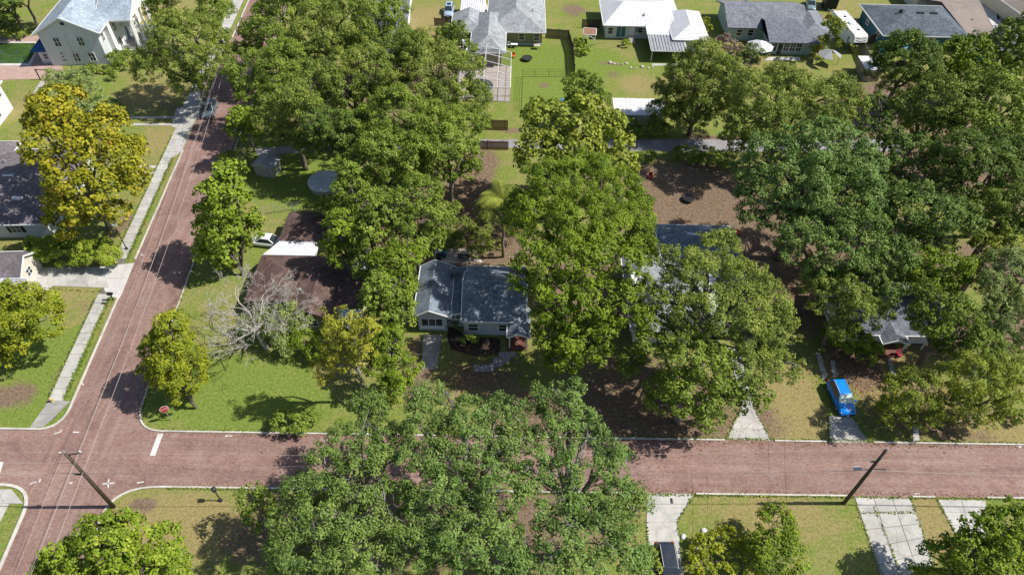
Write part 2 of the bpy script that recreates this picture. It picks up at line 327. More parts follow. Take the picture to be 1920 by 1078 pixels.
# ------------------------------------------------------------------ ground
def ground():
    xs = np.concatenate([[-2500, -900, -400, -220, -160], np.arange(-120, 120.01, 0.6), [160, 220, 400, 900, 2500]])
    ys = np.concatenate([[-1500, -500, -150, -40, 0], np.arange(14, 160.01, 0.6), [200, 300, 600, 1400, 4000]])
    X, Y = np.meshgrid(xs, ys); dry = np.full(X.shape, 0.42); dirt = np.zeros(X.shape)
    def blob(arr, px, py, rx, ry, amt):
        c = G(px, py); d = DEP(px, py)/F; a = rx*d; b = ry*d*1.15
        arr += amt*np.exp(-(((X-c[0])/a)**2+((Y-c[1])/b)**2)**1.5)
    for q in [(460, 740, 170, 60, -.45), (80, 650, 90, 70, -.3), (80, 770, 80, 50, -.3), (560, 330, 90, 70, -.4), (1010, 140, 80, 80, -.9),
              (1120, 120, 55, 45, -.5), (1030, 50, 20, 60, .0), (800, 50, 50, 80, .45), (1240, 150, 60, 30, .25), (1190, 160, 30, 30, .3),
              (340, 990, 120, 60, .55), (450, 930, 150, 15, -.05), (1420, 960, 120, 40, .3), (1560, 1000, 70, 70, .0), (1740, 980, 40, 60, .6), (1470, 120, 90, 30, .1),
              (1480, 760, 60, 60, .75), (1680, 720, 70, 80, .7), (1860, 800, 90, 30, .75), (300, 270, 60, 50, .25), (280, 180, 60, 50, .3),
              (1600, 20, 60, 40, .25), (1780, 30, 60, 30, .2), (290, 30, 60, 60, .2), (640, 700, 50, 50, .3), (130, 590, 60, 60, .2), (30, 200, 50, 30, .2),
              (1560, 740, 20, 60, -.6), (1880, 30, 60, 40, .45), (950, 740, 160, 20, .2), (520, 740, 30, 40, .25), (1230, 120, 30, 60, -.2)]:
        blob(dry, *q)
    for q in [(30, 740, 45, 30, .85), (145, 660, 14, 40, .6), (115, 700, 14, 40, .6), (230, 420, 25, 40, .55), (160, 575, 30, 18, .45), (880, 390, 75, 110, 1.1), (930, 440, 60, 60, 1.0), (900, 300, 40, 40, .8), (1880, 500, 80, 60, .9), (1900, 620, 60, 40, .8),
              (1290, 350, 130, 70, 1.1), (1270, 420, 110, 40, 1.0), (900, 705, 80, 40, .7), (960, 760, 60, 30, .6), (1400, 430, 90, 90, 1.0), (1090, 800, 160, 60, .8), (1240, 760, 150, 90, 1.0), (1500, 560, 60, 90, .9), (1440, 790, 40, 40, .5),
              (1600, 690, 60, 50, .8), (1750, 640, 60, 40, .8), (1830, 820, 80, 20, .45), (960, 245, 25, 10, .8), (850, 480, 90, 30, .9), (640, 250, 200, 50, .7),
              (1020, 160, 12, 10, .7), (1170, 20, 30, 30, 0), (1075, 20, 25, 30, .8), (1140, 120, 30, 10, .6), (1150, 140, 20, 14, .5), (1350, 260, 80, 10, .9), (780, 690, 30, 70, .9),
              (1250, 930, 0.1, 0.1, 0), (1680, 180, 100, 60, .8), (1660, 250, 120, 120, 1.0), (1850, 300, 150, 120, 1.0), (1650, 480, 150, 120, 1.0), (1850, 620, 100, 40, .9),
              (700, 160, 220, 90, .9), (270, 945, 30, 14, .8), (310, 50, 14, 8, .3), (940, 80, 10, 5, .2), (1640, 800, 20, 25, .5), (560, 990, 120, 90, .7), (900, 980, 260, 90, .9), (1100, 550, 120, 150, .9),
              (1720, 790, 60, 30, .7), (420, 1010, 60, 60, .25), (740, 430, 90, 120, .7), (820, 60, 8, 30, .3), (300, 200, 60, 20, .4), (380, 250, 10, 10, 0), (285, 100, 20, 14, .6)]:
        blob(dirt, *q)
    dry = np.clip(dry, 0, 1.3); dirt = np.clip(dirt, 0, 1.3)
    ny, nx = X.shape; idx = np.arange(nx*ny).reshape(ny, nx)
    f = np.stack([idx[:-1, :-1], idx[:-1, 1:], idx[1:, 1:], idx[1:, :-1]], -1).reshape(-1, 4)
    me = fast_mesh('ground', np.stack([X, Y, X*0], -1).reshape(-1, 3), f)
    for nm, a in (('dry', dry), ('dirt', dirt)):
        at = me.attributes.new(nm, 'FLOAT', 'POINT'); at.data.foreach_set('value', a.astype(np.float32).ravel())
    me.materials.append(M['ground'])
    o = part('ground', me, None); o['kind'] = 'structure'; o['label'] = 'lawns, bare earth and leaf litter of the whole neighbourhood'
def fast_mesh(name, verts, quads):
    me = bpy.data.meshes.new(name); n = len(quads); k = quads.shape[1]
    me.vertices.add(len(verts)); me.vertices.foreach_set('co', verts.astype(np.float32).ravel())
    me.loops.add(n*k); me.loops.foreach_set('vertex_index', quads.astype(np.int32).ravel())
    me.polygons.add(n); me.polygons.foreach_set('loop_start', np.arange(0, n*k, k, dtype=np.int32))
    try: me.polygons.foreach_set('loop_total', np.full(n, k, dtype=np.int32))
    except Exception: pass
    me.update(calc_edges=True); return me
ground()

# ------------------------------------------------------------------ streets, kerbs
def yN(x): return 37.42+0.0066*x      # north edge of the cross street
def yS(x): return 31.33+0.0090*x
def xL(y): return -46.6-(y-40.3)*0.088
def xR(y): return -39.1-(y-39.9)*0.080
def arc(a, c, b, k=8):
    """rounded corner from a to b around control point c"""
    return [tuple((1-t)**2*a[i]+2*t*(1-t)*c[i]+t*t*b[i] for i in (0, 1)) for t in [j/k for j in range(k+1)]]
def strip(pts_a, pts_b, z):
    mb = MB(); n = len(pts_a)
    mb.add([(p[0], p[1], z) for p in pts_a]+[(p[0], p[1], z) for p in pts_b], [(i, i+1, n+i+1, n+i) for i in range(n-1)]); return mb
ex = [-170, -90, -50, -20, 0, 20, 50, 90, 170]
struct('cross_street', strip([(x, yS(x)) for x in ex], [(x, yN(x)) for x in ex], 0.008), M['brick'], 'red brick street running across the picture')
sy = [-20, 10, 34, 60, 100, 150, 260]
side = strip([(xL(y), y) for y in sy], [(xR(y), y) for y in sy], 0.012)
NE = arc((xR(40.6), 40.6), (xR(37.2), 37.2), (-35.9, yN(-36))); NW = arc((xL(40.6), 40.6), (xL(36.8)+.3, 36.9), (-49.2, yN(-49)))
SE = arc((xR(27.6), 27.6), (xR(31), 31.0), (-33.5, yS(-34))); SW = arc((xL(27.8), 27.8), (xL(30.5), 30.85), (-48.9, yS(-49)))
for A, c in ((NE, (xR(37.2)-.1, 37)), (NW, (xL(36.8)+.4, 36.8)), (SE, (xR(31)-.1, 31.2)), (SW, (xL(30.5)+.1, 31.2))):
    side.add([(c[0], c[1], 0.016)]+[(p[0], p[1], 0.016) for p in A], [(0, i+1, i+2) for i in range(len(A)-1)])
struct('side_street', side, M['brick_side'], 'red brick street running up the left of the picture')
def kerb(pts, wd=0.17, h=0.13, name='kerb'):
    mb = MB(); P2 = [Vector((p[0], p[1])) for p in pts]; L = []; R = []
    for i, p in enumerate(P2):
        d = (P2[min(i+1, len(P2)-1)]-P2[max(i-1, 0)]).normalized(); nn = Vector((-d.y, d.x))*wd/2
        L.append(p+nn); R.append(p-nn)
    k = len(P2); vs = [(p.x, p.y, 0) for p in L]+[(p.x, p.y, h) for p in L]+[(p.x, p.y, h) for p in R]+[(p.x, p.y, 0) for p in R]
    fs = []
    for i in range(k-1):
        for a in range(3): fs.append((a*k+i, a*k+i+1, (a+1)*k+i+1, (a+1)*k+i))
    fs += [(0, k, 2*k, 3*k), (k-1, 4*k-1, 3*k-1, 2*k-1)]
    mb.add(vs, fs); return struct(name, mb, M['kerb'])
kerb([(xR(y), y) for y in (150, 100, 60)]+NE+[(x, yN(x)) for x in (-20, 0, 10, 22.4)])
kerb([(x, yN(x)) for x in (27.6, 33.0)]); kerb([(x, yN(x)) for x in (37.8, 50, 90)])
kerb([(-62, yN(-62))]+NW[::-1]+[(xL(y), y) for y in (48, 55.6)], 0.2)
kerb([(xL(y), y) for y in (62.2, 70, 86)], 0.2); kerb([(xL(y), y) for y in (122, 135, 150)])
kerb([(xR(y), y) for y in (5, 20)]+SE+[(x, yS(x)) for x in (-20, 0, 13.2)]); kerb([(x, yS(x)) for x in (18.4, 25, 33.6)])
kerb([(x, yS(x)) for x in (39.6, 41.8)]); kerb([(x, yS(x)) for x in (46.9, 60, 90)])
kerb([(xL(y)+.0, y) for y in (5, 20)]+SW+[(-60, yS(-60))], 0.28)
def painted(pts, name, label):
    mb = MB(); mb.add([(p.x, p.y, 0.024) for p in pts], [tuple(range(len(pts)-1, -1, -1))]); return struct(name, mb, M['paint'], label)
painted([G(281, 854), G(291, 854), G(306, 813), G(296, 813)], 'stop_line', 'white painted stop bar across the street')
painted([G(-14, 888), G(0, 888), G(7, 866), G(-4, 866)], 'stop_line', 'white painted stop bar at the left edge')
mk = MB()
for a, b in [((192, 907), (215, 905)), ((204, 898), (203, 914)), ((56, 907), (68, 903)), ((74, 904), (76, 898)), ((257, 905), (270, 903)), ((102, 813), (112, 810)), ((112, 811), (116, 805)),
             ((137, 810), (148, 810)), ((422, 817), (436, 817)), ((130, 905), (136, 905)), ((1715, 926), (1724, 925)), ((1907, 838), (1915, 837)), ((264, 477), (270, 480)), ((154, 718), (157, 722)), ((110, 848), (116, 848))]:
    a = G(*a); b = G(*b); d = (b-a).normalized(); u = Vector((-d.y, d.x, 0))*0.065
    mk.add([(p.x, p.y, 0.022) for p in (a-u, b-u, b+u, a+u)], [(0, 1, 2, 3)])
struct('utility_survey_paint', mk, M['paint'], 'small white utility survey marks sprayed on the bricks')

# ------------------------------------------------------------------ paved areas made of separate slabs
def slabs(name, quad, nu, nv, m, z=0.05, gap=0.03, parent=None, jig=0.006, label=None, piece='slab', cat=None):
    q = [Vector((p[0], p[1])) for p in quad]      # a b c d : u runs a->b, v runs a->d
    def B(u, v): return (q[0]*(1-u)+q[1]*u)*(1-v)+(q[3]*(1-u)+q[2]*u)*v
    own = parent is None
    if own:
        ad = MB(); ad.add([(p.x, p.y, z-0.025) for p in q], [(0, 1, 2, 3)] if (q[1]-q[0]).cross(q[3]-q[0]) > 0 else [(3, 2, 1, 0)])
        parent = struct(name, ad, M['joint'], label)
    for i in range(nu):
        for j in range(nv):
            c = [B(i/nu, j/nv), B((i+1)/nu, j/nv), B((i+1)/nu, (j+1)/nv), B(i/nu, (j+1)/nv)]
            ce_ = (c[0]+c[1]+c[2]+c[3])/4; pts = []
            for k in range(4):
                d = ce_-c[k]; s1 = d.normalized()*gap*0.7 if d.length > 0 else d; pts.append(c[k]+s1)
            if (pts[1]-pts[0]).cross(pts[3]-pts[0]) < 0: pts.reverse()
            zz = z+random.uniform(-jig, jig); mb = MB().prism(pts, z-0.06, zz); part(piece, mb, m, parent)
    return parent
def gq(*p): return [tuple(G(*a)[:2]) for a in p]
# pavement beside the left street: slab by slab
ys = np.arange(40.6, 150, 1.55)
sw = struct('sidewalk', strip([(xL(y)-2.75+(0.0 if y < 60 else .3), y) for y in (38.2, 55, 60, 90, 150)], [(xL(y)-1.05, y) for y in (38.2, 55, 60, 90, 150)], 0.02), M['joint'], 'concrete sidewalk of square slabs beside the left brick street')
for y in ys:
    if 56.0 < y < 61.0: continue
    far = y > 92
    x0 = lambda t: xL(t)-(2.65 if t < 86 else (2.65 if t < 96 else 3.2)); x1 = lambda t: xL(t)-(1.1 if t < 84 or t > 100 else 0.15)
    e = 0.02; mb = MB().prism([(x0(y)+e, y+e), (x1(y)-e, y+e), (x1(y+1.55)-e, y+1.53), (x0(y+1.55)+e, y+1.53)], 0.0, 0.05+random.uniform(-.006, .008))
    part('slab', mb, M['concrete'], sw)
slabs('corner_pavement', [(-49.6, yN(-49)+.1), (-48.2, yN(-48)+.25), (xL(40.6)-.2, 40.6), (-49.2, 40.6)], 1, 2, M['concrete_grey'], label='worn concrete ramp at the street corner')
slabs('corner_pavement', gq((-60, 917), (22, 917), (44, 944), (-60, 944)), 3, 1, M['concrete'], label='rounded concrete corner at the left edge')
slabs('footpath', gq((-25, 944), (18, 944), (-18, 1015), (-70, 1015)), 1, 4, M['concrete'], label='concrete footpath at the lower left edge')
dr = slabs('driveway', gq((52, 503), (190, 500), (205, 540), (52, 535)), 4, 1, M['concrete'], label='wide concrete driveway by the clipped hedge')
slabs('', gq((190, 500), (252, 493), (228, 553), (196, 545)), 2, 2, M['concrete_bright'], parent=dr)
slabs('', gq((196, 545), (228, 553), (224, 560), (205, 556)), 1, 1, M['concrete_bright'], parent=dr)
slabs('', gq((52, 535), (100, 535), (82, 552), (60, 560)), 1, 1, M['concrete'], parent=dr)
slabs('driveway', gq((1602, 931), (1707, 933), (1752, 1060), (1656, 1095)), 3, 5, M['concrete'], label='broad driveway of many slabs with weedy joints', gap=0.05)
slabs('driveway', gq((1757, 936), (1848, 937), (1846, 1010), (1796, 1010)), 2, 3, M['concrete'], label='shaded driveway at the lower right under the tree')
dA = slabs('driveway', gq((1213, 925), (1302, 926), (1270, 978), (1212, 980)), 1, 2, M['concrete'], label='flared driveway under the black car')
slabs('', gq((1212, 980), (1270, 978), (1284, 1090), (1218, 1090)), 1, 3, M['concrete'], parent=dA)
dB = slabs('driveway', gq((1362, 824), (1446, 826), (1413, 764), (1390, 764)), 1, 3, M['concrete'], label='narrowing driveway beneath the wide oak')
slabs('', gq((1390, 764), (1413, 764), (1385, 650), (1366, 652)), 1, 6, M['concrete'], parent=dB)
slabs('driveway', gq((1555, 829), (1630, 830), (1598, 780), (1553, 780)), 1, 2, M['concrete'], label='dappled driveway in front of the blue car')
slabs('wheel_track', gq((1530, 662), (1538, 662), (1552, 708), (1542, 712)), 1, 4, M['concrete'], label='left concrete wheel strip behind the blue car')
slabs('wheel_track', gq((1556, 676), (1565, 676), (1572, 706), (1562, 708)), 1, 3, M['concrete'], label='right concrete wheel strip behind the blue car')
slabs('wheel_track', gq((262, 311), (304, 311), (301, 316), (260, 316)), 4, 1, M['concrete'], label='upper concrete wheel strip by the yellow tree')
slabs('wheel_track', gq((255, 323), (298, 323), (296, 327), (253, 327)), 4, 1, M['concrete'], label='lower concrete wheel strip by the yellow tree')
slabs('wheel_track', gq((232, 219), (330, 219), (328, 223), (232, 223)), 6, 1, M['concrete'], label='upper wheel strip below the shaded oak')
slabs('wheel_track', gq((232, 232), (325, 232), (322, 236), (232, 236)), 6, 1, M['concrete'], label='lower wheel strip below the shaded oak')
slabs('footpath', gq((1663, 672), (1672, 672), (1682, 712), (1671, 712)), 1, 5, M['concrete'], label='narrow garden path to the shaded front door')
slabs('footpath', gq((1710, 800), (1722, 800), (1724, 830), (1712, 830)), 1, 3, M['concrete'], label='short path between the two yellow-green trees')
slabs('driveway', gq((792, 628), (830, 628), (822, 692), (790, 692)), 1, 4, M['concrete_grey'], label='leaf-strewn driveway of the blue-grey house')
slabs('footpath', gq((76, 153), (88, 153), (65, 193), (50, 193)), 1, 5, M['concrete'], label='thin path below the green pool')
st = slabs('stepping_path', gq((935, 660), (968, 660), (968, 670), (935, 670)), 3, 1, M['paver_lilac'], z=0.045, label='stepped paver path at the blue-grey house', piece='paver')
for q in [((925, 670), (958, 670), (953, 680), (925, 680)), ((920, 680), (946, 680), (940, 688), (918, 688)), ((888, 684), (926, 684), (926, 697), (888, 697))]:
    slabs('', gq(*q), 3, 1, M['paver_lilac'], z=0.045, parent=st, piece='paver')
# patios and yards in one piece each
def sheet(name, px, m, z=0.03, label=None):
    mb = MB(); pts = [G(*p) for p in px]; a = sum(pts[i].x*pts[(i+1) % len(pts)].y-pts[(i+1) % len(pts)].x*pts[i].y for i in range(len(pts)))
    if a < 0: pts.reverse()
    mb.prism([(p.x, p.y) for p in pts], 0, z); return struct(name, mb, m, label)
sheet('alley', [(480, 278), (700, 266), (905, 262), (1180, 262), (1420, 262), (1700, 262), (1700, 284), (1350, 285), (1150, 283), (905, 276), (700, 281), (480, 291)], M['asphalt'], 0.02, 'grey back alley between the two rows of yards')
sheet('mulch_bed', [(842, 612), (884, 632), (938, 634), (938, 664), (890, 668), (845, 655), (838, 630)], M['mulch'], 0.03, 'dark mulch bed in front of the blue-grey house')
sheet('patio', [(815, 466), (890, 468), (905, 492), (815, 494)], M['deck_beige'], 0.04, 'pale patio behind the blue-grey house')
sheet('patio', [(1222, 120), (1280, 120), (1250, 124), (1222, 124)], M['concrete'], 0.03, 'concrete patio under the ribbed awning')
sheet('patio', [(1435, 108), (1500, 108), (1500, 114), (1435, 114)], M['concrete_bright'], 0.03, 'pale patio strip behind the mint house')
sheet('driveway_apron', [(1815, -10), (1858, -10), (1885, 66), (1838, 66)], M['concrete_bright'], 0.03, 'bright white driveway at the top right')
sheet('patio', [(1868, 20), (1905, 20), (1900, 36), (1870, 38)], M['concrete_grey'], 0.03, 'dark patio at the top right corner')
sheet('pool_deck', [(-20, 68), (80, 68), (80, 80), (-20, 80)], M['deck'], 0.04, 'salmon paver terrace above the green pool')
sheet('pool_deck', [(-20, 121), (50, 121), (68, 98), (115, 98), (118, 148), (-20, 151)], M['deck'], 0.04, 'salmon paver terrace below the green pool')
sheet('pool_coping', [(-20, 79), (68, 79), (68, 100), (57, 124), (-20, 124)], M['concrete_bright'], 0.06, 'white coping of the green pool')
sheet('pool_water', [(-20, 82), (66, 82), (66, 98), (53, 120), (-20, 120)], M['water'], 0.075, 'green algae-tinted water of the swimming pool')
sheet('driveway_apron', [(330, 205), (370, 190), (378, 215), (345, 245), (322, 238)], M['concrete'], 0.055, 'wide concrete apron beside the parked dark car')
sheet('path', [(865, 0), (905, -5), (930, 40), (905, 40), (870, 20)], M['deck_beige'], 0.03, 'pale path by the grey-roofed house')

# ------------------------------------------------------------------ houses
def hip(x0, x1, y0, y1, ze, zr, axis='x', i0=None, i1=None):
    """top faces of a hipped roof; i0/i1 = how far the ridge ends stay from the ends (0 = gable)"""
    if axis == 'x':
        d = (y1-y0)/2; ym = (y0+y1)/2; a = x0+(d if i0 is None else i0); b = x1-(d if i1 is None else i1)
        A, B = (a, ym, zr), (b, ym, zr); p = [(x0, y0, ze), (x1, y0, ze), (x1, y1, ze), (x0, y1, ze)]
        return [[p[0], p[1], B, A], [p[1], p[2], B], [p[2], p[3], A, B], [p[3], p[0], A]]
    d = (x1-x0)/2; xm = (x0+x1)/2; a = y0+(d if i0 is None else i0); b = y1-(d if i1 is None else i1)
    A, B = (xm, a, zr), (xm, b, zr); p = [(x0, y0, ze), (x1, y0, ze), (x1, y1, ze), (x0, y1, ze)]
    return [[p[0], p[1], A], [p[1], p[2], B, A], [p[2], p[3], B], [p[3], p[0], A, B]]
def gab(x0, x1, y0, y1, ze, zr, axis='x', off=0.5):
    p = [(x0, y0, ze), (x1, y0, ze), (x1, y1, ze), (x0, y1, ze)]
    if axis == 'x':
        ym = y0+(y1-y0)*off; A, B = (x0, ym, zr), (x1, ym, zr); return [[p[0], p[1], B, A], [p[2], p[3], A, B]]
    xm = x0+(x1-x0)*off; A, B = (xm, y0, zr), (xm, y1, zr); return [[p[1], p[2], B, A], [p[3], p[0], A, B]]
def shed(x0, x1, y0, y1, z00, z10, z11, z01): return [[(x0, y0, z00), (x1, y0, z10), (x1, y1, z11), (x0, y1, z01)]]
def roof(root, polys, m, t=0.16, fascia='white', name='roof', ribs=None, label=None, fw=0.1):
    mb = MB().slab(polys, t); r = part(name, mb, m, root, label)
    if fascia:
        fb = MB()
        for a, b in mb.border:
            d = (b-a); n = Vector((d.y, -d.x, 0))
            if n.length < 1e-6: continue
            n = n.normalized()*(fw/2+.012); dz = Vector((0, 0, -t/2-.01)); fb.bar(a+n+dz, b+n+dz, fw, t+.04)
        part('fascia', fb, M[fascia], r)
    if ribs:
        rb = MB(); ax, step, w_, h_ = ribs
        for q in polys:
            P = [Vector(p) for p in q]; lo = min(p[ax] for p in P); hi = max(p[ax] for p in P)
            c = math.ceil(lo/step)*step
            while c < hi:
                hits = []
                for i in range(len(P)):
                    a, b = P[i], P[(i+1) % len(P)]
                    if abs(a[ax]-b[ax]) > 1e-6 and (a[ax]-c)*(b[ax]-c) <= 0:
                        hits.append(a+(b-a)*((c-a[ax])/(b[ax]-a[ax])))
                if len(hits) >= 2 and (hits[0]-hits[-1]).length > 0.3:
                    up = Vector((0, 0, h_/2)); rb.bar(hits[0]+up, hits[-1]+up, w_, h_)
                c += step
        if rb.f: o = part('seam', rb, m, r); o['kind'] = 'stuff'
    return r
def walls(root, x0, x1, y0, y1, h, m, peak=None, axis='x', z0=0.0, name='wall', off=0.5):
    mb = MB()
    if peak is None: mb.box(x0, x1, y0, y1, z0, h)
    elif axis == 'x':
        ym = y0+(y1-y0)*off; pr = [(y0, z0), (y1, z0), (y1, h), (ym, peak), (y0, h)]
        mb.add([(x0, a, b) for a, b in pr]+[(x1, a, b) for a, b in pr], [(4, 3, 2, 1, 0), (5, 6, 7, 8, 9)]+[(i, (i+1) % 5, 5+(i+1) % 5, 5+i) for i in range(5)])
    else:
        xm = x0+(x1-x0)*off; pr = [(x0, z0), (x1, z0), (x1, h), (xm, peak), (x0, h)]
        mb.add([(a, y0, b) for a, b in pr]+[(a, y1, b) for a, b in pr], [(0, 1, 2, 3, 4), (9, 8, 7, 6, 5)]+[(5+i, 5+(i+1) % 5, (i+1) % 5, i) for i in range(5)])
    return part(name, mb, m, root)
def window(wall, side, pos, plane, z0, wd, ht, mull=1, rail=True, fm='white', shutters=False, gm='glass', name='window'):
    def bx(mb, a0, a1, z_0, z_1, d0, d1):
        if side == 's': mb.box(pos+a0, pos+a1, plane-d1, plane-d0, z_0, z_1)
        elif side == 'n': mb.box(pos+a0, pos+a1, plane+d0, plane+d1, z_0, z_1)
        elif side == 'e': mb.box(plane+d0, plane+d1, pos+a0, pos+a1, z_0, z_1)
        else: mb.box(plane-d1, plane-d0, pos+a0, pos+a1, z_0, z_1)
    f = MB(); t = 0.09; hw = wd/2
    bx(f, -hw-t, -hw, z0-t, z0+ht+t, -.01, .09); bx(f, hw, hw+t, z0-t, z0+ht+t, -.01, .09)
    bx(f, -hw, hw, z0-t, z0, -.01, .10); bx(f, -hw, hw, z0+ht, z0+ht+t, -.01, .10)
    for k in range(1, mull+1): x = -hw+wd*k/(mull+1); bx(f, x-.035, x+.035, z0, z0+ht, -.01, .07)
    if rail: bx(f, -hw, hw, z0+ht/2-.03, z0+ht/2+.03, -.01, .065)
    fo = part(name, f, M[fm], wall)
    g = MB(); bx(g, -hw+.002, hw-.002, z0+.002, z0+ht-.002, -.01, .03); part('pane', g, M[gm], fo)
    if shutters:
        for s_ in (-1, 1):
            q = MB(); a = s_*(hw+.34); bx(q, a-.22, a+.22, z0-.05, z0+ht+.05, -.01, .05); part('shutter', q, M['black'], wall)
    return fo
def door(wall, side, pos, plane, wd, ht, m='white', fm='white', z0=0.15):
    def bx(mb, a0, a1, z_0, z_1, d0, d1):
        if side == 's': mb.box(pos+a0, pos+a1, plane-d1, plane-d0, z_0, z_1)
        else: mb.box(plane+d0, plane+d1, pos+a0, pos+a1, z_0, z_1)
    d = MB(); bx(d, -wd/2, wd/2, z0, z0+ht, -.01, .05); do = part('door', d, M[m], wall)
    f = MB(); bx(f, -wd/2-.09, -wd/2, z0, z0+ht+.09, -.01, .08); bx(f, wd/2, wd/2+.09, z0, z0+ht+.09, -.01, .08); bx(f, -wd/2, wd/2, z0+ht, z0+ht+.09, -.01, .08)
    part('door_frame', f, M[fm], do)
    k = MB(); bx(k, wd/2-.16, wd/2-.1, z0+.95, z0+1.03, .05, .12); part('handle', k, M['steel'], do)
def vents(root, spots, m='steel', size=(0.3, 0.3, 0.35), name='roof_vent'):
    for (x, y, z) in spots:
        part(name, MB().box(x-size[0]/2, x+size[0]/2, y-size[1]/2, y+size[1]/2, z-.1, z+size[2]), M[m], root)

# --- two-storey colonial, top left
R = thing('colonial_house', 'two-storey white house with tall porch columns and pale blue-grey roof', 'house', (-82.0, 110.3), 6)
wA = walls(R, 0, 9.6, 0, 19, 6.2, M['bluewhite'], 8.6, 'y')
roof(R, gab(-0.7, 10.3, -0.45, 19.4, 5.95, 8.85, 'y'), M['sh_pale'], 0.18)
wP = walls(R, 9.62, 10.4, 3.0, 17.0, 5.9, M['white'])
roof(R, gab(8.2, 14.1, 4.2, 14.6, 6.0, 8.5, 'x'), M['sh_pale'], 0.18)
part('pediment', MB().add([(13.6, 4.6, 5.5), (13.6, 14.2, 5.5), (13.6, 14.2, 6.0), (13.6, 9.4, 8.2), (13.6, 4.6, 6.0), (13.8, 4.6, 5.5), (13.8, 14.2, 5.5), (13.8, 14.2, 6.0), (13.8, 9.4, 8.2), (13.8, 4.6, 6.0)],
     [(4, 3, 2, 1, 0), (5, 6, 7, 8, 9)]+[(i, (i+1) % 5, 5+(i+1) % 5, 5+i) for i in range(5)]), M['white'], R)
for y_ in (4.6, 13.9): part('porch_beam', MB().box(10.4, 13.8, y_, y_+.3, 5.4, 5.8), M['white'], R)
part('porch_floor', MB().box(10.42, 14.4, 4.2, 14.6, 0, 0.35), M['concrete_grey'], R)
for yy in (4.9, 5.6, 8.0, 10.8, 13.2, 13.9):
    c = part('column', MB().tube([(13.6, yy, .35), (13.6, yy, 5.5)], [.24, .2], 12).box(13.3, 13.9, yy-.3, yy+.3, .35, .5).box(13.3, 13.9, yy-.3, yy+.3, 5.35, 5.5), M['white'], R)
part('balcony', MB().box(10.4, 12.6, 8.2, 10.8, 3.0, 3.2).box(12.5, 12.6, 8.2, 10.8, 3.2, 4.1).box(10.4, 12.6, 8.2, 8.3, 3.2, 4.1), M['white'], R)
for (x, z) in ((2.6, 3.6), (6.5, 3.6), (4.6, .7), (7.2, .7)): window(wA, 's', x, 0, z, 0.95, 1.5, 1, gm='glass')
for z, ww in ((2.2, .5), (1.6, .5), (0.9, .8)): window(wA, 's', 2.4, 0, z, ww, .25, 0, False)
for y_ in (5.4, 13.0):
    for z in (.8, 3.6): window(wP, 'e', y_, 10.4, z, .95, 1.5)
window(wA, 'e', 1.6, 9.6, 3.6, .8, 1.3); door(wP, 'e', 9.4, 10.4, 1.2, 2.3, 'tealbin')
part('downpipe', MB().tube([(4.6, -.05, 0), (4.3, -.05, 3.2), (4.3, -.05, 5.9)], .05, 6), M['bluewhite'], R)
part('gable_vent', MB().box(4.5, 5.1, -.06, .0, 7.3, 7.8), M['darkmetal'], R)
w2 = walls(R, -2.0, -0.02, 0.9, 3.6, 2.5, M['bluewhite'])
roof(R, hip(-2.9, -.05, 0.2, 4.4, 2.6, 3.9, 'y'), M['awning_blue'], 0.12, None, name='porch_roof')
window(w2, 's', -1.0, 0.9, .9, .7, .9, 0)
R2 = thing('white_outbuilding', 'bright white building cut by the left edge above the yellow tree', 'building', (-81.4, 91.0), 6)
wB = walls(R2, -12, 0, 0, 5.6, 4.6, M['white']); roof(R2, hip(-12.4, .35, -.4, 6, 4.7, 5.8, 'x', 0), M['sh_pale'], .15)
window(wB, 'e', 4.2, 0, 2.9, .8, .9, 1); window(wB, 'e', 1.5, 0, .9, 1.0, 1.2, 1)
# --- dark hip-roofed house at the left edge
R = thing('white_bungalow', 'white bungalow with dark taupe hip roof and black shutters behind the hedge', 'house', (-60.9, 66.2), 4)
wC = walls(R, -17, 0, 0, 15.5, 2.7, M['bluewhite']); roof(R, hip(-17.6, .6, -.6, 16.1, 2.75, 5.0, 'x', 7, 7), M['sh_taupe'], .16)
for x in (-4.1, -8.0, -12): window(wC, 's', x, 0, .95, 1.05, 1.15, 1, shutters=True)
for y_ in (2.0, 4.2): window(wC, 'e', y_, 0, 1.0, .8, 1.1, 0, shutters=True)
vents(R, [(-6.6, 7.2, 4.72), (-4.2, 3.4, 3.85)], 'metal_white', (1.3, .45, .15), 'skylight'); vents(R, [(-2.4, 3.9, 3.4), (-9, 11, 4.3)], 'steel', (.2, .2, .35))
walls(R, -22, -11, 10, 17.5, 2.8, M['bluewhite']); roof(R, hip(-22.5, -10.4, 9.5, 18, 2.9, 5.2, 'x'), M['sh_taupe'], .16, label='rear wing roof, slightly higher')
# --- garage with metal awning, left edge
R = thing('cream_garage', 'small cream garage with taupe gable roof beside the wide driveway', 'garage', (-59.3, 56.6), 4)
wD = walls(R, -12, 0, 0, 4.0, 2.4, M['cream'], 3.7, 'x', off=.5); roof(R, gab(-12.3, .25, -.35, 4.3, 2.45, 3.9, 'x'), M['sh_taupe'], .14, 'white')
window(wD, 'e', 1.6, 0, 1.1, .95, 1.0, 1)
walls(R, -12, -2.2, -6.5, -0.36, 2.3, M['cream']); roof(R, shed(-12.4, -1.9, -6.8, -.36, 2.35, 2.35, 2.42, 2.42), M['metal_grey'], .1, 'white', ribs=(0, .35, .06, .05), name='flat_roof')
roof(R, shed(-1.88, 1.0, -2.6, -.36, 2.15, 2.15, 2.3, 2.3), M['metal_grey'], .06, 'white', ribs=(0, .42, .12, .08), name='awning')
for x, y_ in ((.9, -2.5), (.9, -.5)): part('post', MB().tube([(x, y_, 0), (x, y_, 2.2)], .05, 6), M['white'], R)
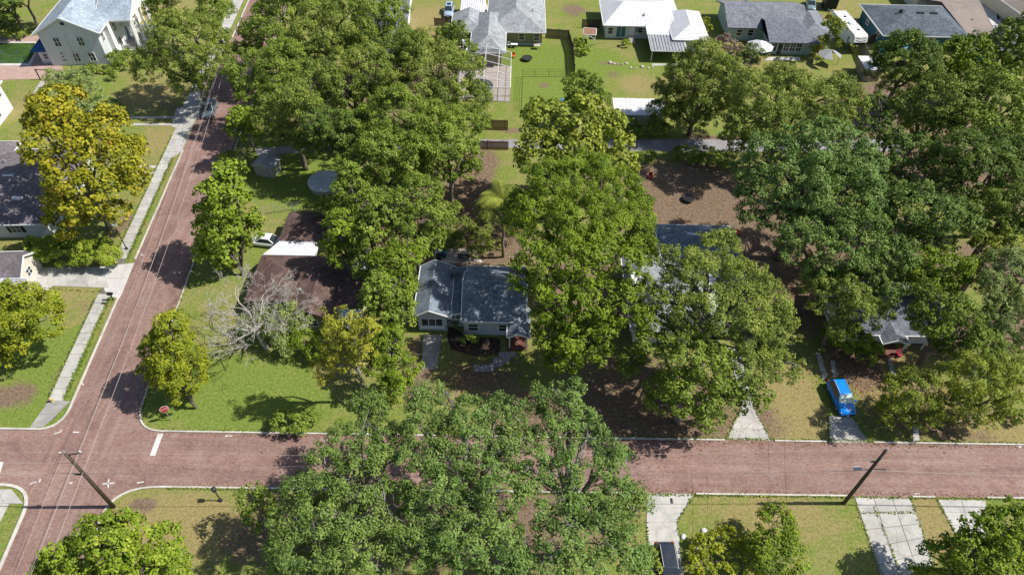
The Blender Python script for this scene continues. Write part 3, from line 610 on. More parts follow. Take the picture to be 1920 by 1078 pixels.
# --- brown-roofed house
R = thing('brown_roofed_house', 'rambling house under brown shingles with a white metal carport roof', 'house', (-31.0, 50.6), 0)
BR = M['sh_brown']; CR = M['cream']
walls(R, .5, 10.3, 3.2, 9.6, 2.55, CR); roof(R, hip(-.1, 10.9, 2.6, 10.2, 2.65, 4.1, 'x'), BR, .15, 'fence')
wE = walls(R, 5.6, 10.2, .4, 6, 2.55, M['khaki'], 3.6, 'y'); roof(R, gab(5.1, 10.8, 0, 7, 2.62, 3.9, 'y'), BR, .15, 'fence')
walls(R, 10.32, 13.2, 2.2, 7.6, 2.4, CR); roof(R, hip(10.0, 13.6, 1.9, 8.0, 2.5, 3.3, 'y'), BR, .15, 'fence')
walls(R, 1.8, 6.6, 13.8, 18, 2.5, CR); roof(R, hip(1.3, 7.1, 13.0, 18.5, 2.6, 3.7, 'y'), BR, .15, 'fence')
roof(R, [[(-.2, 10.22, 2.5), (6.4, 10.22, 2.5), (6.2, 13.6, 2.6), (1.6, 13.1, 2.6)]], M['metal_white'], .07, 'white', ribs=(0, .6, .05, .03), name='carport_roof')
for x, y_ in ((0.2, 10.5), (1.9, 12.9), (3, 10.6), (4.2, 13.2)): part('post', MB().tube([(x, y_, 0), (x, y_, 2.45)], .05, 6), M['white'], R)
roof(R, shed(10.9, 13.9, 8.3, 11.4, 2.6, 2.6, 2.8, 2.8), M['metal_white'], .07, 'white', ribs=(0, .5, .05, .03), name='lean_to_roof')
for x in (11, 13.8): part('post', MB().tube([(x, 11.2, 0), (x, 11.2, 2.7)], .05, 6), M['white'], R)
roof(R, shed(11.1, 13.6, .6, 1.85, 2.05, 2.05, 2.45, 2.45), M['c_sky'], .05, None, name='awning')
window(wE, 's', 8.0, .4, 1.0, 1.2, 1.1); vents(R, [(6.2, 3.8, 3.3)], 'steel', (.25, .25, .3))
# --- blue-grey house in the middle
R = thing('blue_grey_house', 'grey-blue cottage with white bay window and two roof wings in dappled shade', 'house', (-11.3, 50.6), 0)
SB = M['sh_blue']; GB = M['greyblue']
wF = walls(R, .5, 3.8, .9, 8.5, 2.6, GB, 3.5, 'y'); roof(R, gab(.05, 4.35, .68, 8.9, 2.66, 3.75, 'y', .42), SB, .12)
walls(R, 3.82, 5.7, 1.6, 8.3, 2.6, GB, name='wall'); roof(R, shed(4.35, 5.75, 1.2, 8.2, 2.62, 2.9, 3.5, 3.0), SB, .12)
window(wF, 's', 2.1, .9, .9, 2.4, 1.25, 2, False); window(wF, 's', 4.8, 1.6, 1.45, 1.7, .7, 1, True)
part('window_sill', MB().box(.75, 3.45, .62, .9, .72, .82), M['white'], wF)
wG = walls(R, 5.8, 12.6, .4, 8.5, 2.6, GB, 4.4, 'x'); roof(R, gab(5.6, 13.0, .12, 9.0, 2.7, 4.7, 'x'), SB, .12)
window(wG, 's', 6.9, .4, .8, 1.1, 1.15, 0); window(wG, 's', 10.3, .4, .8, .85, 1.15, 0)
roof(R, gab(10.9, 13.4, -1.8, 2.5, 2.35, 3.0, 'y'), SB, .13, name='porch_roof')
part('porch_step', MB().box(10.9, 13.2, -1.9, .38, 0, .18), M['brickstep'], R)
for x in (11.15, 13.1): part('post', MB().box(x-.07, x+.07, -1.6, -1.46, .18, 2.3), M['white'], R)
door(wG, 's', 12.0, .4, .95, 2.0, 'white', z0=.2)
vents(R, [(7.7, 7.2, 3.4), (10.2, 5.6, 4.2)], 'steel', (.18, .18, .3)); vents(R, [(2.9, 7.0, 3.2)], 'steel', (.18, .18, .3))
part('chimney', MB().box(4.1, 5.2, 6.7, 7.7, 2.4, 3.9), M['sh_slate'], R)
# --- house under the oaks
R = thing('tree_shaded_house', 'hip-roofed house mostly hidden beneath two big oaks right of centre', 'house', (14.2, 50.4), 0)
walls(R, 4.8, 13.6, 8, 17, 2.7, M['white']); roof(R, hip(4.4, 14.2, 7.5, 17.6, 2.8, 4.9, 'y'), SB, .16)
wH = walls(R, 0, 9.8, 0, 11, 2.7, M['white'], 4.4, 'x'); roof(R, hip(-.6, 10.3, -.6, 11.6, 2.8, 4.8, 'x', 3, 3), M['sh_grey'], .16)
window(wH, 's', 2.5, 0, 1, 1.4, 1.1); window(wH, 's', 7.2, 0, 1, 1.4, 1.1); door(wH, 's', 5.0, 0, .9, 2.0)
vents(R, [(11.3, 13.6, 4.1)], 'metal_white', (.3, .3, .2))
# --- house behind the blue car
R = thing('low_white_house', 'low white house with slate roof glimpsed between shrubs near the blue car', 'house', (37.8, 50.8), 0)
wI = walls(R, .3, 12, .3, 7, 2.5, M['white'], 3.9, 'x'); roof(R, gab(-.3, 13, -.7, 7.6, 2.55, 4.3, 'x'), M['sh_slate'], .15)
roof(R, gab(4.1, 7.1, -1.9, 3.4, 2.5, 3.2, 'y'), M['sh_slate'], .13, name='porch_roof')
for x in (2.2, 8.2, 10.0): part('post', MB().box(x-.07, x+.07, -.6, -.46, 0, 2.4), M['white'], R)
for x in (4.3, 6.9): part('post', MB().box(x-.07, x+.07, -1.75, -1.61, 0, 2.35), M['white'], R)
window(wI, 's', 1.6, .3, 1.1, 1.6, 1.1); window(wI, 's', 10, .3, 1.1, 1.4, 1.1); part('porch_step', MB().box(4.1, 7.1, -1.9, .25, 0, .16), M['brickstep'], R)
# --- grey-roofed house with pool cage
R = thing('grey_roofed_house', 'khaki house with jointed grey hip roofs beside the screened pool', 'house', (-12.4, 113.0), 0)
SG = M['sh_grey']
walls(R, 4.6, 9.6, .6, 14.5, 2.7, M['khaki']); roof(R, hip(4.0, 10.3, 0, 15.6, 2.8, 4.5, 'y'), SG, .16)
walls(R, .6, 5.4, 8.3, 14.5, 2.7, M['khaki']); roof(R, hip(0, 6.4, 7.7, 15.2, 2.8, 4.1, 'y', None, 0), SG, .16)
wJ = walls(R, 7.3, 17.0, 8.7, 22.2, 2.7, M['khaki']); roof(R, hip(6.6, 17.6, 8.0, 23.0, 2.8, 5.1, 'y'), SG, .16)
window(wJ, 's', 13.2, 8.7, 1.0, .95, 1.2, 0); window(wJ, 's', 16.0, 8.7, 1.0, .95, 1.2, 0); part('plinth', MB().box(10.4, 17.0, 8.55, 8.69, 0, .35), M['greyblue'], R)
vents(R, [(7.0, 3.0, 3.8), (12.2, 12.4, 4.3)], 'metal_white', (1.3, .7, .12), 'skylight'); vents(R, [(11.8, 10.4, 3.4), (15.2, 14.5, 4.0)], 'steel', (.18, .18, .3))
roof(R, shed(2.2, 4.3, -1.2, 5.4, 2.4, 2.4, 2.5, 2.5), M['metal_white'], .08, 'white', name='lean_to_roof'); part('post', MB().box(2.3, 2.4, -1.1, -1, 0, 2.35), M['white'], R); part('post', MB().box(4.1, 4.2, -1.1, -1, 0, 2.35), M['white'], R)
c = thing('pool_cage', 'white-framed screen enclosure over a beige pool deck', 'screen enclosure', (-10.0, 101.8), 0)
fr = MB(); W_, D_ = 9.0, 11.8
for x in (0, 2.4, 4.6, 6.9, W_):
    zt = 2.6+1.1*(1-abs(x-4.6)/4.6)
    fr.bar((x, 0, 0), (x, 0, 2.6), .07); fr.bar((x, 0, 2.6), (x, 1.5, zt), .07); fr.bar((x, 1.5, zt), (x, D_, zt), .07); fr.bar((x, D_, 0), (x, D_, zt), .07)
for y_ in (0, 1.5, 4.1, 6.7, 9.3, D_):
    z2 = 2.6
    if y_ > 1: fr.bar((0, y_, 2.6), (4.6, y_, 3.7), .08); fr.bar((4.6, y_, 3.7), (W_, y_, 2.6), .08)
    else: fr.bar((0, 0, 2.6), (W_, 0, 2.6), .08)
    for x in (0, W_): fr.bar((x, y_, 0), (x, y_, 2.6), .07)
for x in (0, W_): fr.bar((x, 0, 1.1), (x, D_, 1.1), .05); fr.bar((x, 0, .05), (x, D_, .05), .08)
fr.bar((0, 0, 1.1), (W_, 0, 1.1), .05); fr.bar((0, 0, .05), (W_, 0, .05), .08)
part('frame', fr, M['white'], c)
part('screen', MB().add([(0, 0, 2.6), (4.6, 0, 2.6), (4.6, 1.5, 3.7), (0, 1.5, 2.6), (4.6, D_, 3.7), (0, D_, 2.6), (W_, 0, 2.6), (W_, 1.5, 2.6), (W_, D_, 2.6), (0, 0, 0), (W_, 0, 0), (W_, D_, 0)],
     [(0, 1, 2, 3), (3, 2, 4, 5), (1, 6, 7, 2), (2, 7, 8, 4), (9, 10, 6, 1, 0), (10, 11, 8, 7, 6)]), M['screen'], c)
struct('pool_deck', MB().box(-10.05, -.95, 101.7, 113.6, 0, .05), M['deck_beige'], 'beige deck inside the pool cage')
struct('pool_cover', MB().disc((-6.3, 106.6), 2.3, .05, .09, 28), M['pool_dark'], 'dark round pool inside the cage')
# --- white metal roof house
R = thing('white_metal_roofed_house', 'white house with bright standing-seam metal roof and ribbed awning', 'house', (16.2, 124.5), 0)
MW = M['metal_white']
wK = walls(R, .6, 14.2, .6, 10.8, 2.7, M['bluewhite']); roof(R, hip(0, 14.8, 0, 11.6, 2.8, 4.9, 'x', 4.0, 4.6), MW, .12, ribs=(0, .5, .03, .025))
walls(R, 12.9, 18.4, -4.2, 6, 2.7, M['bluewhite']); roof(R, hip(12.3, 19.0, -5.2, 6.6, 2.85, 4.5, 'y', 3.0, 3.0), MW, .12, ribs=(1, .5, .03, .025))
roof(R, shed(8.0, 13.4, -2.9, .6, 2.62, 2.62, 3.0, 3.0), MW, .1, ribs=(0, .5, .03, .025), name='porch_roof')
roof(R, shed(8.1, 14.5, -8.4, -2.95, 2.25, 2.25, 2.58, 2.58), M['metal_grey'], .06, 'white', ribs=(0, .55, .2, .1), name='awning')
for x in (8.3, 14.3): part('post', MB().tube([(x, -8.2, 0), (x, -8.2, 2.2)], .07, 6), M['white'], R)
window(wK, 's', 3.5, .6, .3, 1.7, 2.0, 1, False, gm='tealbin'); door(wK, 's', 5.6, .6, .95, 2.1); window(wK, 's', 1.5, .6, .9, .9, 1.2, 0); window(wK, 's', 7.2, .6, 1.2, .8, .9, 0)
part('wall_wreath', MB().tube([(6.5+.32*math.cos(a), .5, 1.8+.32*math.sin(a)) for a in [k*math.pi/6 for k in range(13)]], .07, 6), M['darkmetal'], wK)
part('back_step', MB().box(5.0, 6.2, -.4, .58, 0, .5).box(5.0, 6.2, -.9, -.4, 0, .33).box(5.0, 6.2, -1.4, -.9, 0, .17), M['rock'], R)
vents(R, [(7.7, 2.4, 3.7)], 'darkmetal', (.22, .22, .4)); vents(R, [(17.6, .3, 3.4), (18.0, -.4, 3.3)], 'steel', (.2, .2, .2))
# --- mint house
R = thing('mint_green_house', 'mint-green house with slate-grey roof beside the parked camper', 'house', (40.0, 124.5), 0)
SS = shingle('mid_slate_shingles', (0.205, 0.22, 0.25), .22)
wL = walls(R, .4, 14.2, .8, 11, 2.7, M['mint'], 4.4, 'x'); roof(R, gab(-.3, 15, .2, 11.8, 2.8, 4.8, 'x'), SS, .15, 'sh_slate')
wM = walls(R, 6.8, 14.8, -4.4, 1, 2.6, M['mint']); roof(R, hip(6.3, 15.6, -5.0, 6.0, 2.65, 4.25, 'x', 0, 3.4), M['sh_slate'], .14, 'sh_slate')
walls(R, 13, 18.2, -2.2, 7.6, 2.6, M['mint']); roof(R, hip(12.4, 18.9, -2.9, 8.4, 2.72, 4.2, 'y'), SS, .14, 'sh_slate')
for k in range(5): window(wM, 's', 7.6+1.15*k, -4.4, .7, .95, 1.5, 1) if k != 1 else door(wM, 's', 8.75, -4.4, .9, 2.0, 'glass')
window(wM, 'e', -2.4, 14.8, 1, .8, 1.0, 0)
for x in (2.2, 4.4): window(wL, 's', x, .8, 1.0, 1.0, 1.2, 0)
window(wL, 'w', 4, .4, 1, .9, 1.1, 0); vents(R, [(5.2, 10.3, 3.4)], 'white', (.5, .5, .5)); vents(R, [(4.4, 3.0, 3.7), (12.4, 4.4, 4.1)], 'steel', (.18, .18, .25))
# --- dark teal house
R = thing('dark_teal_house', 'dark teal house with charcoal hip roof next to a brown flat roof', 'house', (68.2, 122.6), 0)
SD = M['sh_dark']
wN = walls(R, .6, 15.6, .6, 12.4, 2.8, M['teal']); roof(R, hip(0, 16.3, 0, 13.2, 2.9, 4.9, 'x', 6, 5), SD, .15, 'white')
window(wN, 's', 3.8, .6, 1.0, 1.1, 1.3, 1, fm='white', gm='tarp'); window(wN, 's', 9.2, .6, .3, 1.9, 1.9, 1, False); window(wN, 's', 13.4, .6, 1.4, 1.2, .7, 1)
for y_ in (3.2, 8.6): window(wN, 'w', y_, .6, 1.0, 1.0, 1.2, 1)
vents(R, [(4.8, 6.2, 4.6)], 'darkmetal', (.45, .45, .5)); vents(R, [(8.4, 5.9, 4.68), (10.9, 5.9, 4.68)], 'black', (1.4, .6, .1), 'skylight'); vents(R, [(14.0, 1.0, 3.1)], 'steel', (.2, .2, .3))
R = thing('flat_roofed_house', 'long house with brown flat gravel roof at the top right', 'house', (80.0, 123.8), -3)
walls(R, 4.6, 9.2, .5, 8, 2.9, M['cream']); walls(R, .5, 11.6, 15.2, 24, 2.9, M['cream'])
roof(R, [[(4.3, 0, 3.0), (9.6, 0, 3.0), (12.2, 14.9, 3.15), (12.2, 25, 3.2), (0, 25, 3.2), (0, 14.9, 3.2), (4.3, 13.5, 3.2)]], M['flat_brown'], .25, 'sh_taupe')
part('aerial', MB().tube([(9.3, 1.5, 3), (9.3, 1.5, 5.0)], .03, 5).tube([(8.9, 1.5, 4.6), (9.7, 1.5, 4.6)], .02, 4), M['darkmetal'], R)
vents(R, [(6.2, 1.4, 3.05), (7.4, 6.0, 3.1)], 'steel', (.2, .2, .3))
R = thing('small_gabled_shed', 'little shed with steep slate gable roof against the dark teal house', 'shed', (83.2, 118.4), 0)
walls(R, .3, 6, .3, 4.6, 2.0, M['teal'], 3.0, 'y'); roof(R, gab(0, 6.4, 0, 4.9, 2.1, 3.3, 'y'), M['sh_slate'], .12, 'sh_slate')
R = thing('pale_gabled_house', 'grey-green roof corner cut by the right edge behind the trees', 'house', (90.5, 120.5), -4)
walls(R, .4, 13, .4, 7, 2.7, M['cream'], 4, 'x'); roof(R, gab(0, 13.6, 0, 7.6, 2.75, 4.4, 'x'), SG, .15)
R = thing('taupe_roofed_house', 'taupe roof at the extreme top right corner', 'house', (99.5, 131.0), 8)
walls(R, .4, 10, .4, 14, 2.7, M['cream']); roof(R, hip(0, 10.6, 0, 14.6, 2.8, 4.6, 'y'), M['flat_brown'], .15)
a = G(762, 74, 2.8); b = G(769, 4, 2.8)
R = thing('white_guttered_house', 'grey-roofed house with white gutter behind the oaks at the top', 'house', (a.x-9.2, a.y-1), math.degrees(math.atan2(-(b.x-a.x), b.y-a.y)))
wO = walls(R, .4, 8.8, .4, 15, 2.7, M['bluewhite'], 4.2, 'y'); roof(R, gab(0, 9.2, 0, 18.5, 2.8, 4.6, 'y'), M['sh_slate'], .16, 'white', fw=.3)
for y_ in (1.6, 4.0): window(wO, 'e', y_, 8.8, .9, .9, 1.2, 1)
# carport with ribbed white roof
a = G(863, 24, 2.4); R = thing('ribbed_carport', 'white ribbed carport roof between the parked car and the grey roof', 'carport', (a.x, a.y), 0)
roof(R, shed(0, 4.6, 0, 6.5, 2.35, 2.35, 2.5, 2.5), MW, .06, 'white', ribs=(0, .42, .16, .09))
for x in (.1, 4.4):
    for y_ in (.2, 6.2): part('post', MB().tube([(x, y_, 0), (x, y_, 2.3)], .05, 6), M['white'], R)
# sheds
R = thing('long_white_shed', 'long pale shed with white metal roof beside the back alley', 'shed', (16.2, 95.6), 0)
wS = walls(R, 0, 7.4, 0, 3.6, 2.1, M['bluewhite']); roof(R, shed(-.3, 7.8, -.4, 4.0, 2.15, 2.15, 2.35, 2.35), M['metal_white'], .07, 'white', ribs=(0, .6, .05, .03)); door(wS, 's', 2.2, 0, .9, 1.8, 'bluewhite', z0=.05)
R = thing('grey_metal_shed', 'small grey metal shed dappled with shade beside the corner garden', 'shed', (-37.9, 80.3), -14)
wS = walls(R, 0, 2.9, 0, 2.5, 1.8, M['steel'], 2.3, 'y'); roof(R, gab(-.15, 3.05, -.15, 2.65, 1.82, 2.4, 'y'), M['metal_grey'], .05, 'steel', ribs=(1, .4, .04, .03)); door(wS, 's', 1.45, 0, 1.2, 1.6, 'metal_grey', 'steel', .03)
R = thing('white_roofed_shed', 'tan box shed with white roof at the end of the tall fence', 'shed', (61.5, 110.9), 0)
wS = walls(R, 0, 2.6, 0, 4.3, 2.3, M['fence_tan']); roof(R, shed(-.15, 2.8, -.15, 4.5, 2.35, 2.35, 2.45, 2.45), M['metal_white'], .07, 'white'); door(wS, 's', 1.3, 0, .9, 1.8, 'fence_tan', 'white', .05)
# above-ground pool
c = G(612, 348); R = thing('round_backyard_pool', 'round above-ground pool with pale cover half under the trees', 'pool', c)
part('pool_wall', MB().disc((0, 0), 2.4, 0, .8, 32), M['steel'], R); part('pool_rim', MB().tube([(2.42*math.cos(k*math.pi/16), 2.42*math.sin(k*math.pi/16), .82) for k in range(33)], .09, 6), M['white'], R)
part('pool_cover', MB().disc((0, 0), 2.35, .78, .86, 32), mat('pale_blue_cover', (.60, .66, .72), .5, .2, 1, 5), R)

# ------------------------------------------------------------------ fences
def fence(name, label, pts, h, m, board=0.18, post=2.4):
    R = thing(name, label, 'fence', (pts[0][0], pts[0][1], 0)); o = Vector((pts[0][0], pts[0][1], 0))
    ps = MB(); bd = []; P = [Vector((p[0], p[1], 0))-o for p in pts]
    for a, b in zip(P[:-1], P[1:]):
        L = (b-a).length; n = max(1, round(L/board)); d = (b-a)/n; u = d.normalized(); pn = Vector((-u.y, u.x, 0))
        fm = MB()
        for k in range(n):
            q = a+d*(k+.5); hh = h+random.uniform(-.04, .04); e = pn*random.uniform(-.008, .008)
            fm.bar(q+e, q+e+Vector((0, 0, hh)), .02, board*.88) if abs(u.y) > .7 else fm.bar(q+e, q+e+Vector((0, 0, hh)), board*.88, .02)
        o2 = part('board', fm, m, R); o2['kind'] = 'stuff'
        part('rail', MB().bar(a+pn*.04+Vector((0, 0, .4)), b+pn*.04+Vector((0, 0, .4)), .05, .09).bar(a+pn*.04+Vector((0, 0, h-.3)), b+pn*.04+Vector((0, 0, h-.3)), .05, .09), m, R)
        for k in range(int(L/post)+1):
            q = a+u*min(k*post, L)+pn*.06; part('post', MB().box(q.x-.06, q.x+.06, q.y-.06, q.y+.06, 0, h+.08), m, R)
    return R
fence('board_fence', 'dark board fence running down between two sunny back yards', [(5.4, 124.6), (9.7, 124.2), (10.3, 118.5), (10.2, 110.3)], 1.85, M['fence'])
fence('board_fence', 'brown fence on the far side of the alley', [(-6.6, 93.3), (-1.2, 93.2)], 1.9, M['fence_brown'])
fence('board_fence', 'brown fence on the near side of the alley', [(-6.6, 87.9), (-1.0, 87.9)], 1.6, M['fence_brown'])
fence('board_fence', 'tall tan fence leading from the camper to the white-roofed shed', [(64.9, 123.8), (63.9, 116.2)], 2.2, M['fence_tan'])
fence('board_fence', 'short dark fence joining the tan fence to the teal house', [(65.2, 124.0), (68.6, 125.6)], 1.8, M['fence'])
fence('board_fence', 'dark gate fence beside the light blue car', [(-16.2, 128.6), (-12.9, 128.6)], 1.6, M['fence'])
fence('board_fence', 'dark yard fence left of the white metal roof', [(12.6, 129.0), (16.1, 129.0)], 1.8, M['fence'])
def wirefence(label, pts, h=1.5, m='darkmetal', post=2.5):
    R = thing('wire_fence', label, 'fence', (pts[0][0], pts[0][1], 0)); o = Vector((pts[0][0], pts[0][1], 0)); P = [Vector((p[0], p[1], 0))-o for p in pts]
    wr = MB()
    for a, b in zip(P[:-1], P[1:]):
        L = (b-a).length; u = (b-a).normalized(); z = lambda t: Vector((0, 0, t))
        for k in range(int(L/post)+1): q = a+u*min(k*post, L); part('post', MB().tube([q, q+z(h)], .035, 6), M[m], R)
        for t in (.05, .5, 1.0, h): wr.bar(a+z(t), b+z(t), .025)
        for k in range(int(L/.5)): q = a+u*k*.5; wr.bar(q+z(.05), q+z(h), .012)
    o3 = part('wire', wr, M[m], R); o3['kind'] = 'stuff'
wirefence('thin dark wire fence across the sunny green lawn', [(8.2, 110.2), (1.1, 109.9), (.9, 98.7)])
wirefence('pale mesh fence behind the white sedan', [tuple(G(480, 405)[:2]), tuple(G(565, 392)[:2])], 1.3, 'steel')
wirefence('pale mesh fence along the corner garden shrubs', [tuple(G(455, 372)[:2]), tuple(G(462, 325)[:2])], 1.5, 'steel')

# ------------------------------------------------------------------ trees and shrubs
rng = np.random.default_rng(11)
LM = {
 'oak': leafmat('live_oak_leaves', [(0, (0.068, 0.119, 0.024)), (.5, (0.164, 0.249, 0.059)), (1, (0.294, 0.395, 0.113))]),
 'oakblue': leafmat('grey_green_oak_leaves', [(0, (0.065, 0.119, 0.026)), (.5, (0.158, 0.249, 0.063)), (1, (0.283, 0.395, 0.122))]),
 'olive': leafmat('olive_leaves', [(0, (0.086, 0.125, 0.023)), (.5, (0.210, 0.273, 0.051)), (1, (0.372, 0.420, 0.105))]),
 'bright': leafmat('bright_green_leaves', [(0, (0.084, 0.146, 0.014)), (.5, (0.218, 0.308, 0.031)), (1, (0.368, 0.433, 0.063))]),
 'mid': leafmat('mid_green_leaves', [(0, (0.077, 0.125, 0.019)), (.5, (0.186, 0.266, 0.040)), (1, (0.334, 0.414, 0.081))]),
 'deep': leafmat('deep_green_leaves', [(0, (0.060, 0.107, 0.021)), (.5, (0.148, 0.226, 0.045)), (1, (0.272, 0.351, 0.085))]),
 'lime': leafmat('lime_leaves', [(0, (0.130, 0.181, 0.014)), (.5, (0.294, 0.338, 0.028)), (1, (0.458, 0.473, 0.048))]),
 'yellow': leafmat('autumn_yellow_leaves', [(0, (0.120, 0.146, 0.012)), (.5, (0.288, 0.292, 0.025)), (.8, (0.437, 0.392, 0.035)), (1, (0.457, 0.312, 0.060))]),
 'gold': leafmat('gold_green_leaves', [(0, (0.124, 0.156, 0.024)), (.5, (0.257, 0.311, 0.045)), (1, (0.400, 0.445, 0.084))]),
 'pale': leafmat('pale_grey_green_leaves', [(0, (0.136, 0.188, 0.057)), (.5, (0.272, 0.351, 0.114)), (1, (0.421, 0.488, 0.190))]),
 'pine': leafmat('pine_needles', [(0, (0.136, 0.163, 0.019)), (.5, (0.334, 0.351, 0.043)), (1, (0.520, 0.501, 0.076))]),
 'brown': leafmat('bare_twig_brown', [(0, (0.140, 0.100, 0.080)), (.5, (0.270, 0.200, 0.160)), (1, (0.360, 0.280, 0.220))]),
 'palm': leafmat('palm_fronds', [(0, (0.106, 0.148, 0.019)), (.5, (0.228, 0.267, 0.048)), (1, (0.333, 0.359, 0.076))]),
}
# style: leaf size, aspect, clump radius, cover, inner share
STY = {'fine': (.22, .48, .74, 1.18, .12), 'round': (.25, .68, .80, 1.22, .10), 'big': (.38, .8, .75, 1.3, .15), 'loose': (.24, .42, .65, .9, .25), 'bush': (.22, .7, .45, 1.5, .1), 'dense': (.23, .6, .7, 1.35, .12), 'needle': (.34, .22, .42, 1.1, .2)}
NLEAF = [0]
def leaf_mesh(name, P, N, L, asp, v):
    n = len(P); r = rng.normal(size=(n, 3)); T = np.cross(N, r); T /= np.linalg.norm(T, axis=1)[:, None]+1e-9
    B = np.cross(N, T); L = L[:, None]*.5; W = L*asp
    V = np.empty((n, 4, 3)); V[:, 0] = P+T*L; V[:, 1] = P+B*W+N*L*.12; V[:, 2] = P-T*L; V[:, 3] = P-B*W-N*L*.12
    me = fast_mesh(name, V.reshape(-1, 3), np.arange(4*n).reshape(n, 4))
    at = me.attributes.new('v', 'FLOAT', 'FACE'); at.data.foreach_set('value', np.clip(v, 0, 1).astype(np.float32)); NLEAF[0] += n
    return me
def dirs(n, zmin=-1.0):
    z = rng.uniform(zmin, 1, n); a = rng.uniform(0, 2*np.pi, n); s = np.sqrt(1-z*z); return np.stack([s*np.cos(a), s*np.sin(a), z], 1)
def crown(lobes, style, origin, far=1.0, cover=1.0, vb=0.0, ragged=1.0):
    """leaf clumps spread over and inside a union of ellipsoids"""
    L0, asp, cs, cov, inner = STY[style]; L0 *= far; cs *= far**.5; PP, NN, VV = [], [], []
    C = [np.array(l[0])-np.array(origin) for l in lobes]; R_ = [np.array(l[1]) for l in lobes]
    C2, R2, FILL = [], [], []
    for c, r in zip(C, R_):
        if r.mean() < 1.7: C2.append(c); R2.append(r); continue
        nsub = 8 if r.mean() < 3 else 11
        dd = dirs(nsub*2, -.45); pick = [0]
        while len(pick) < nsub-int(rng.random()*2.2*ragged):
            dist = np.min(np.linalg.norm(dd[:, None]-dd[pick][None], axis=2), axis=1); dist[pick] = -1; pick.append(int(np.argmax(dist)))
        for q in dd[pick]:
            k = rng.uniform(.32, .49); C2.append(c+r*q*(1.02-k)*rng.uniform(.92, 1.12)); R2.append(r*k*rng.uniform(.85, 1.15, 3))
        FILL.append(len(C2)); C2.append(c-np.array([0, 0, r[2]*.1])); R2.append(r*.55)
    C, R_ = C2, R2
    CA = np.array(C); RA = np.array(R_)
    for ci, (c, r) in enumerate(zip(C, R_)):
        rm = r.mean(); cc = min(cs*.9, rm*.42)
        ncl = max(9, int(1.75*4*np.pi*rm*rm*.8/(np.pi*cc*cc)*.62))
        d = dirs(ncl, -.38); rad = rng.uniform(.70, 1.0, ncl)**.8*np.where(rng.random(ncl) < .12*ragged, 1.14, 1.0)
        isin = rng.random(ncl) < inner; rad = np.where(isin, rng.uniform(.35, .75, ncl), rad)
        # gaps: drop clumps where a slow 3-D wave is low
        ph = rng.uniform(0, 6.28, 3); wv = np.sin(d[:, 0]*4.3+ph[0])+np.sin(d[:, 1]*4.9+ph[1])+np.sin(d[:, 2]*4.1+ph[2])
        keep = (wv > -1.35-.75*(1.6-ragged)) | isin
        pc = c+r*d*(rad*(1+.05*wv*ragged))[:, None]
        near = [k for k in range(len(C)) if C[k] is not c and np.linalg.norm((CA[k]-c)/(RA[k]+r)) < 1]
        for k in near: keep &= ((((pc-CA[k])/RA[k])**2).sum(1) > .62)
        pc = pc[keep]; d = d[keep]; isin = isin[keep]; ncl = len(pc)
        if ncl == 0: continue
        cr = cc*rng.uniform(.6, 1.3, ncl); la = L0*L0*asp*.5
        npl = np.maximum(6, (2.0*np.pi*cr*cr*cov*cover*.93/la*.5*np.where(isin, .6, 1)*(.5 if ci in FILL else 1)).astype(int))
        idx = np.repeat(np.arange(ncl), npl); n = len(idx)
        dd = dirs(n, -.8); out = dd*.55+d[idx]*.5+np.array([0, 0, .25]); 
        q = pc[idx]+dd*cr[idx][:, None]*rng.uniform(.45, 1.0, n)[:, None]*np.array([1, 1, .72])
        nn = out/np.linalg.norm(out, axis=1)[:, None]*.85+rng.normal(size=(n, 3))*.32; nn /= np.linalg.norm(nn, axis=1)[:, None]
        cv = rng.normal(.5, .14, ncl); v = cv[idx]+rng.normal(0, .11, n)+vb
        ok = q[:, 2] > .15-origin[2]; PP.append(q[ok]); NN.append(nn[ok]); VV.append(v[ok])
    P_ = np.concatenate(PP); n = len(P_)
    return leaf_mesh('crown', P_, np.concatenate(NN), L0*rng.uniform(.65, 1.35, n), asp, np.concatenate(VV))
def limb(mb, a, b, r0, r1, bend=.12, seg=6, n=5):
    a = Vector(a); b = Vector(b); Ln = (b-a).length; pts = []
    off = Vector((random.uniform(-1, 1), random.uniform(-1, 1), random.uniform(0, 1)))*bend*Ln
    for k in range(n+1):
        t = k/n; p = a.lerp(b, t)+off*math.sin(math.pi*t)+Vector((random.uniform(-1, 1), random.uniform(-1, 1), random.uniform(-1, 1)))*Ln*.015; pts.append(p)
    mb.tube(pts, [r0+(r1-r0)*k/n for k in range(n+1)], seg); return pts
def skeleton(root, lobes, base, ztop, thick, bark, reach=.92, subs=4):
    tr = MB(); br = MB(); b0 = Vector((base[0], base[1], 0))*0; zc = min(l[0][2]-l[1][2]*.5 for l in lobes); fork = Vector((0, 0, max(.8, min(zc, ztop*.42))))
    limb(tr, b0-Vector((0, 0, .1)), fork, thick, thick*.8, .04, 9); part('trunk', tr, M[bark], root, smooth=True)
    for l in lobes:
        c = Vector(l[0])-Vector((base[0], base[1], 0)); r = l[1]
        pts = limb(br, fork-Vector((0, 0, .1)), c, thick*.62, thick*.24, .14)
        for k in range(subs):
            d = Vector(dirs(1, -.15)[0]); e = c+Vector((d.x*r[0], d.y*r[1], d.z*r[2]))*reach*random.uniform(.6, 1.0)
            s = pts[random.choice([2, 3, 4, 5])]; q = limb(br, s, e, thick*.2, .025, .16, 5)
            for j in range(2):
                s2 = q[random.choice([2, 3, 4])]; d2 = Vector(dirs(1, -.3)[0]); limb(br, s2, s2+d2*min(r)*random.uniform(.3, .6), .05, .012, .15, 4, 3)
    o = part('branches', br, M[bark], root, smooth=True); o['kind'] = 'stuff'
def ZK(z): return 1.45 if z < 9 else 1.38
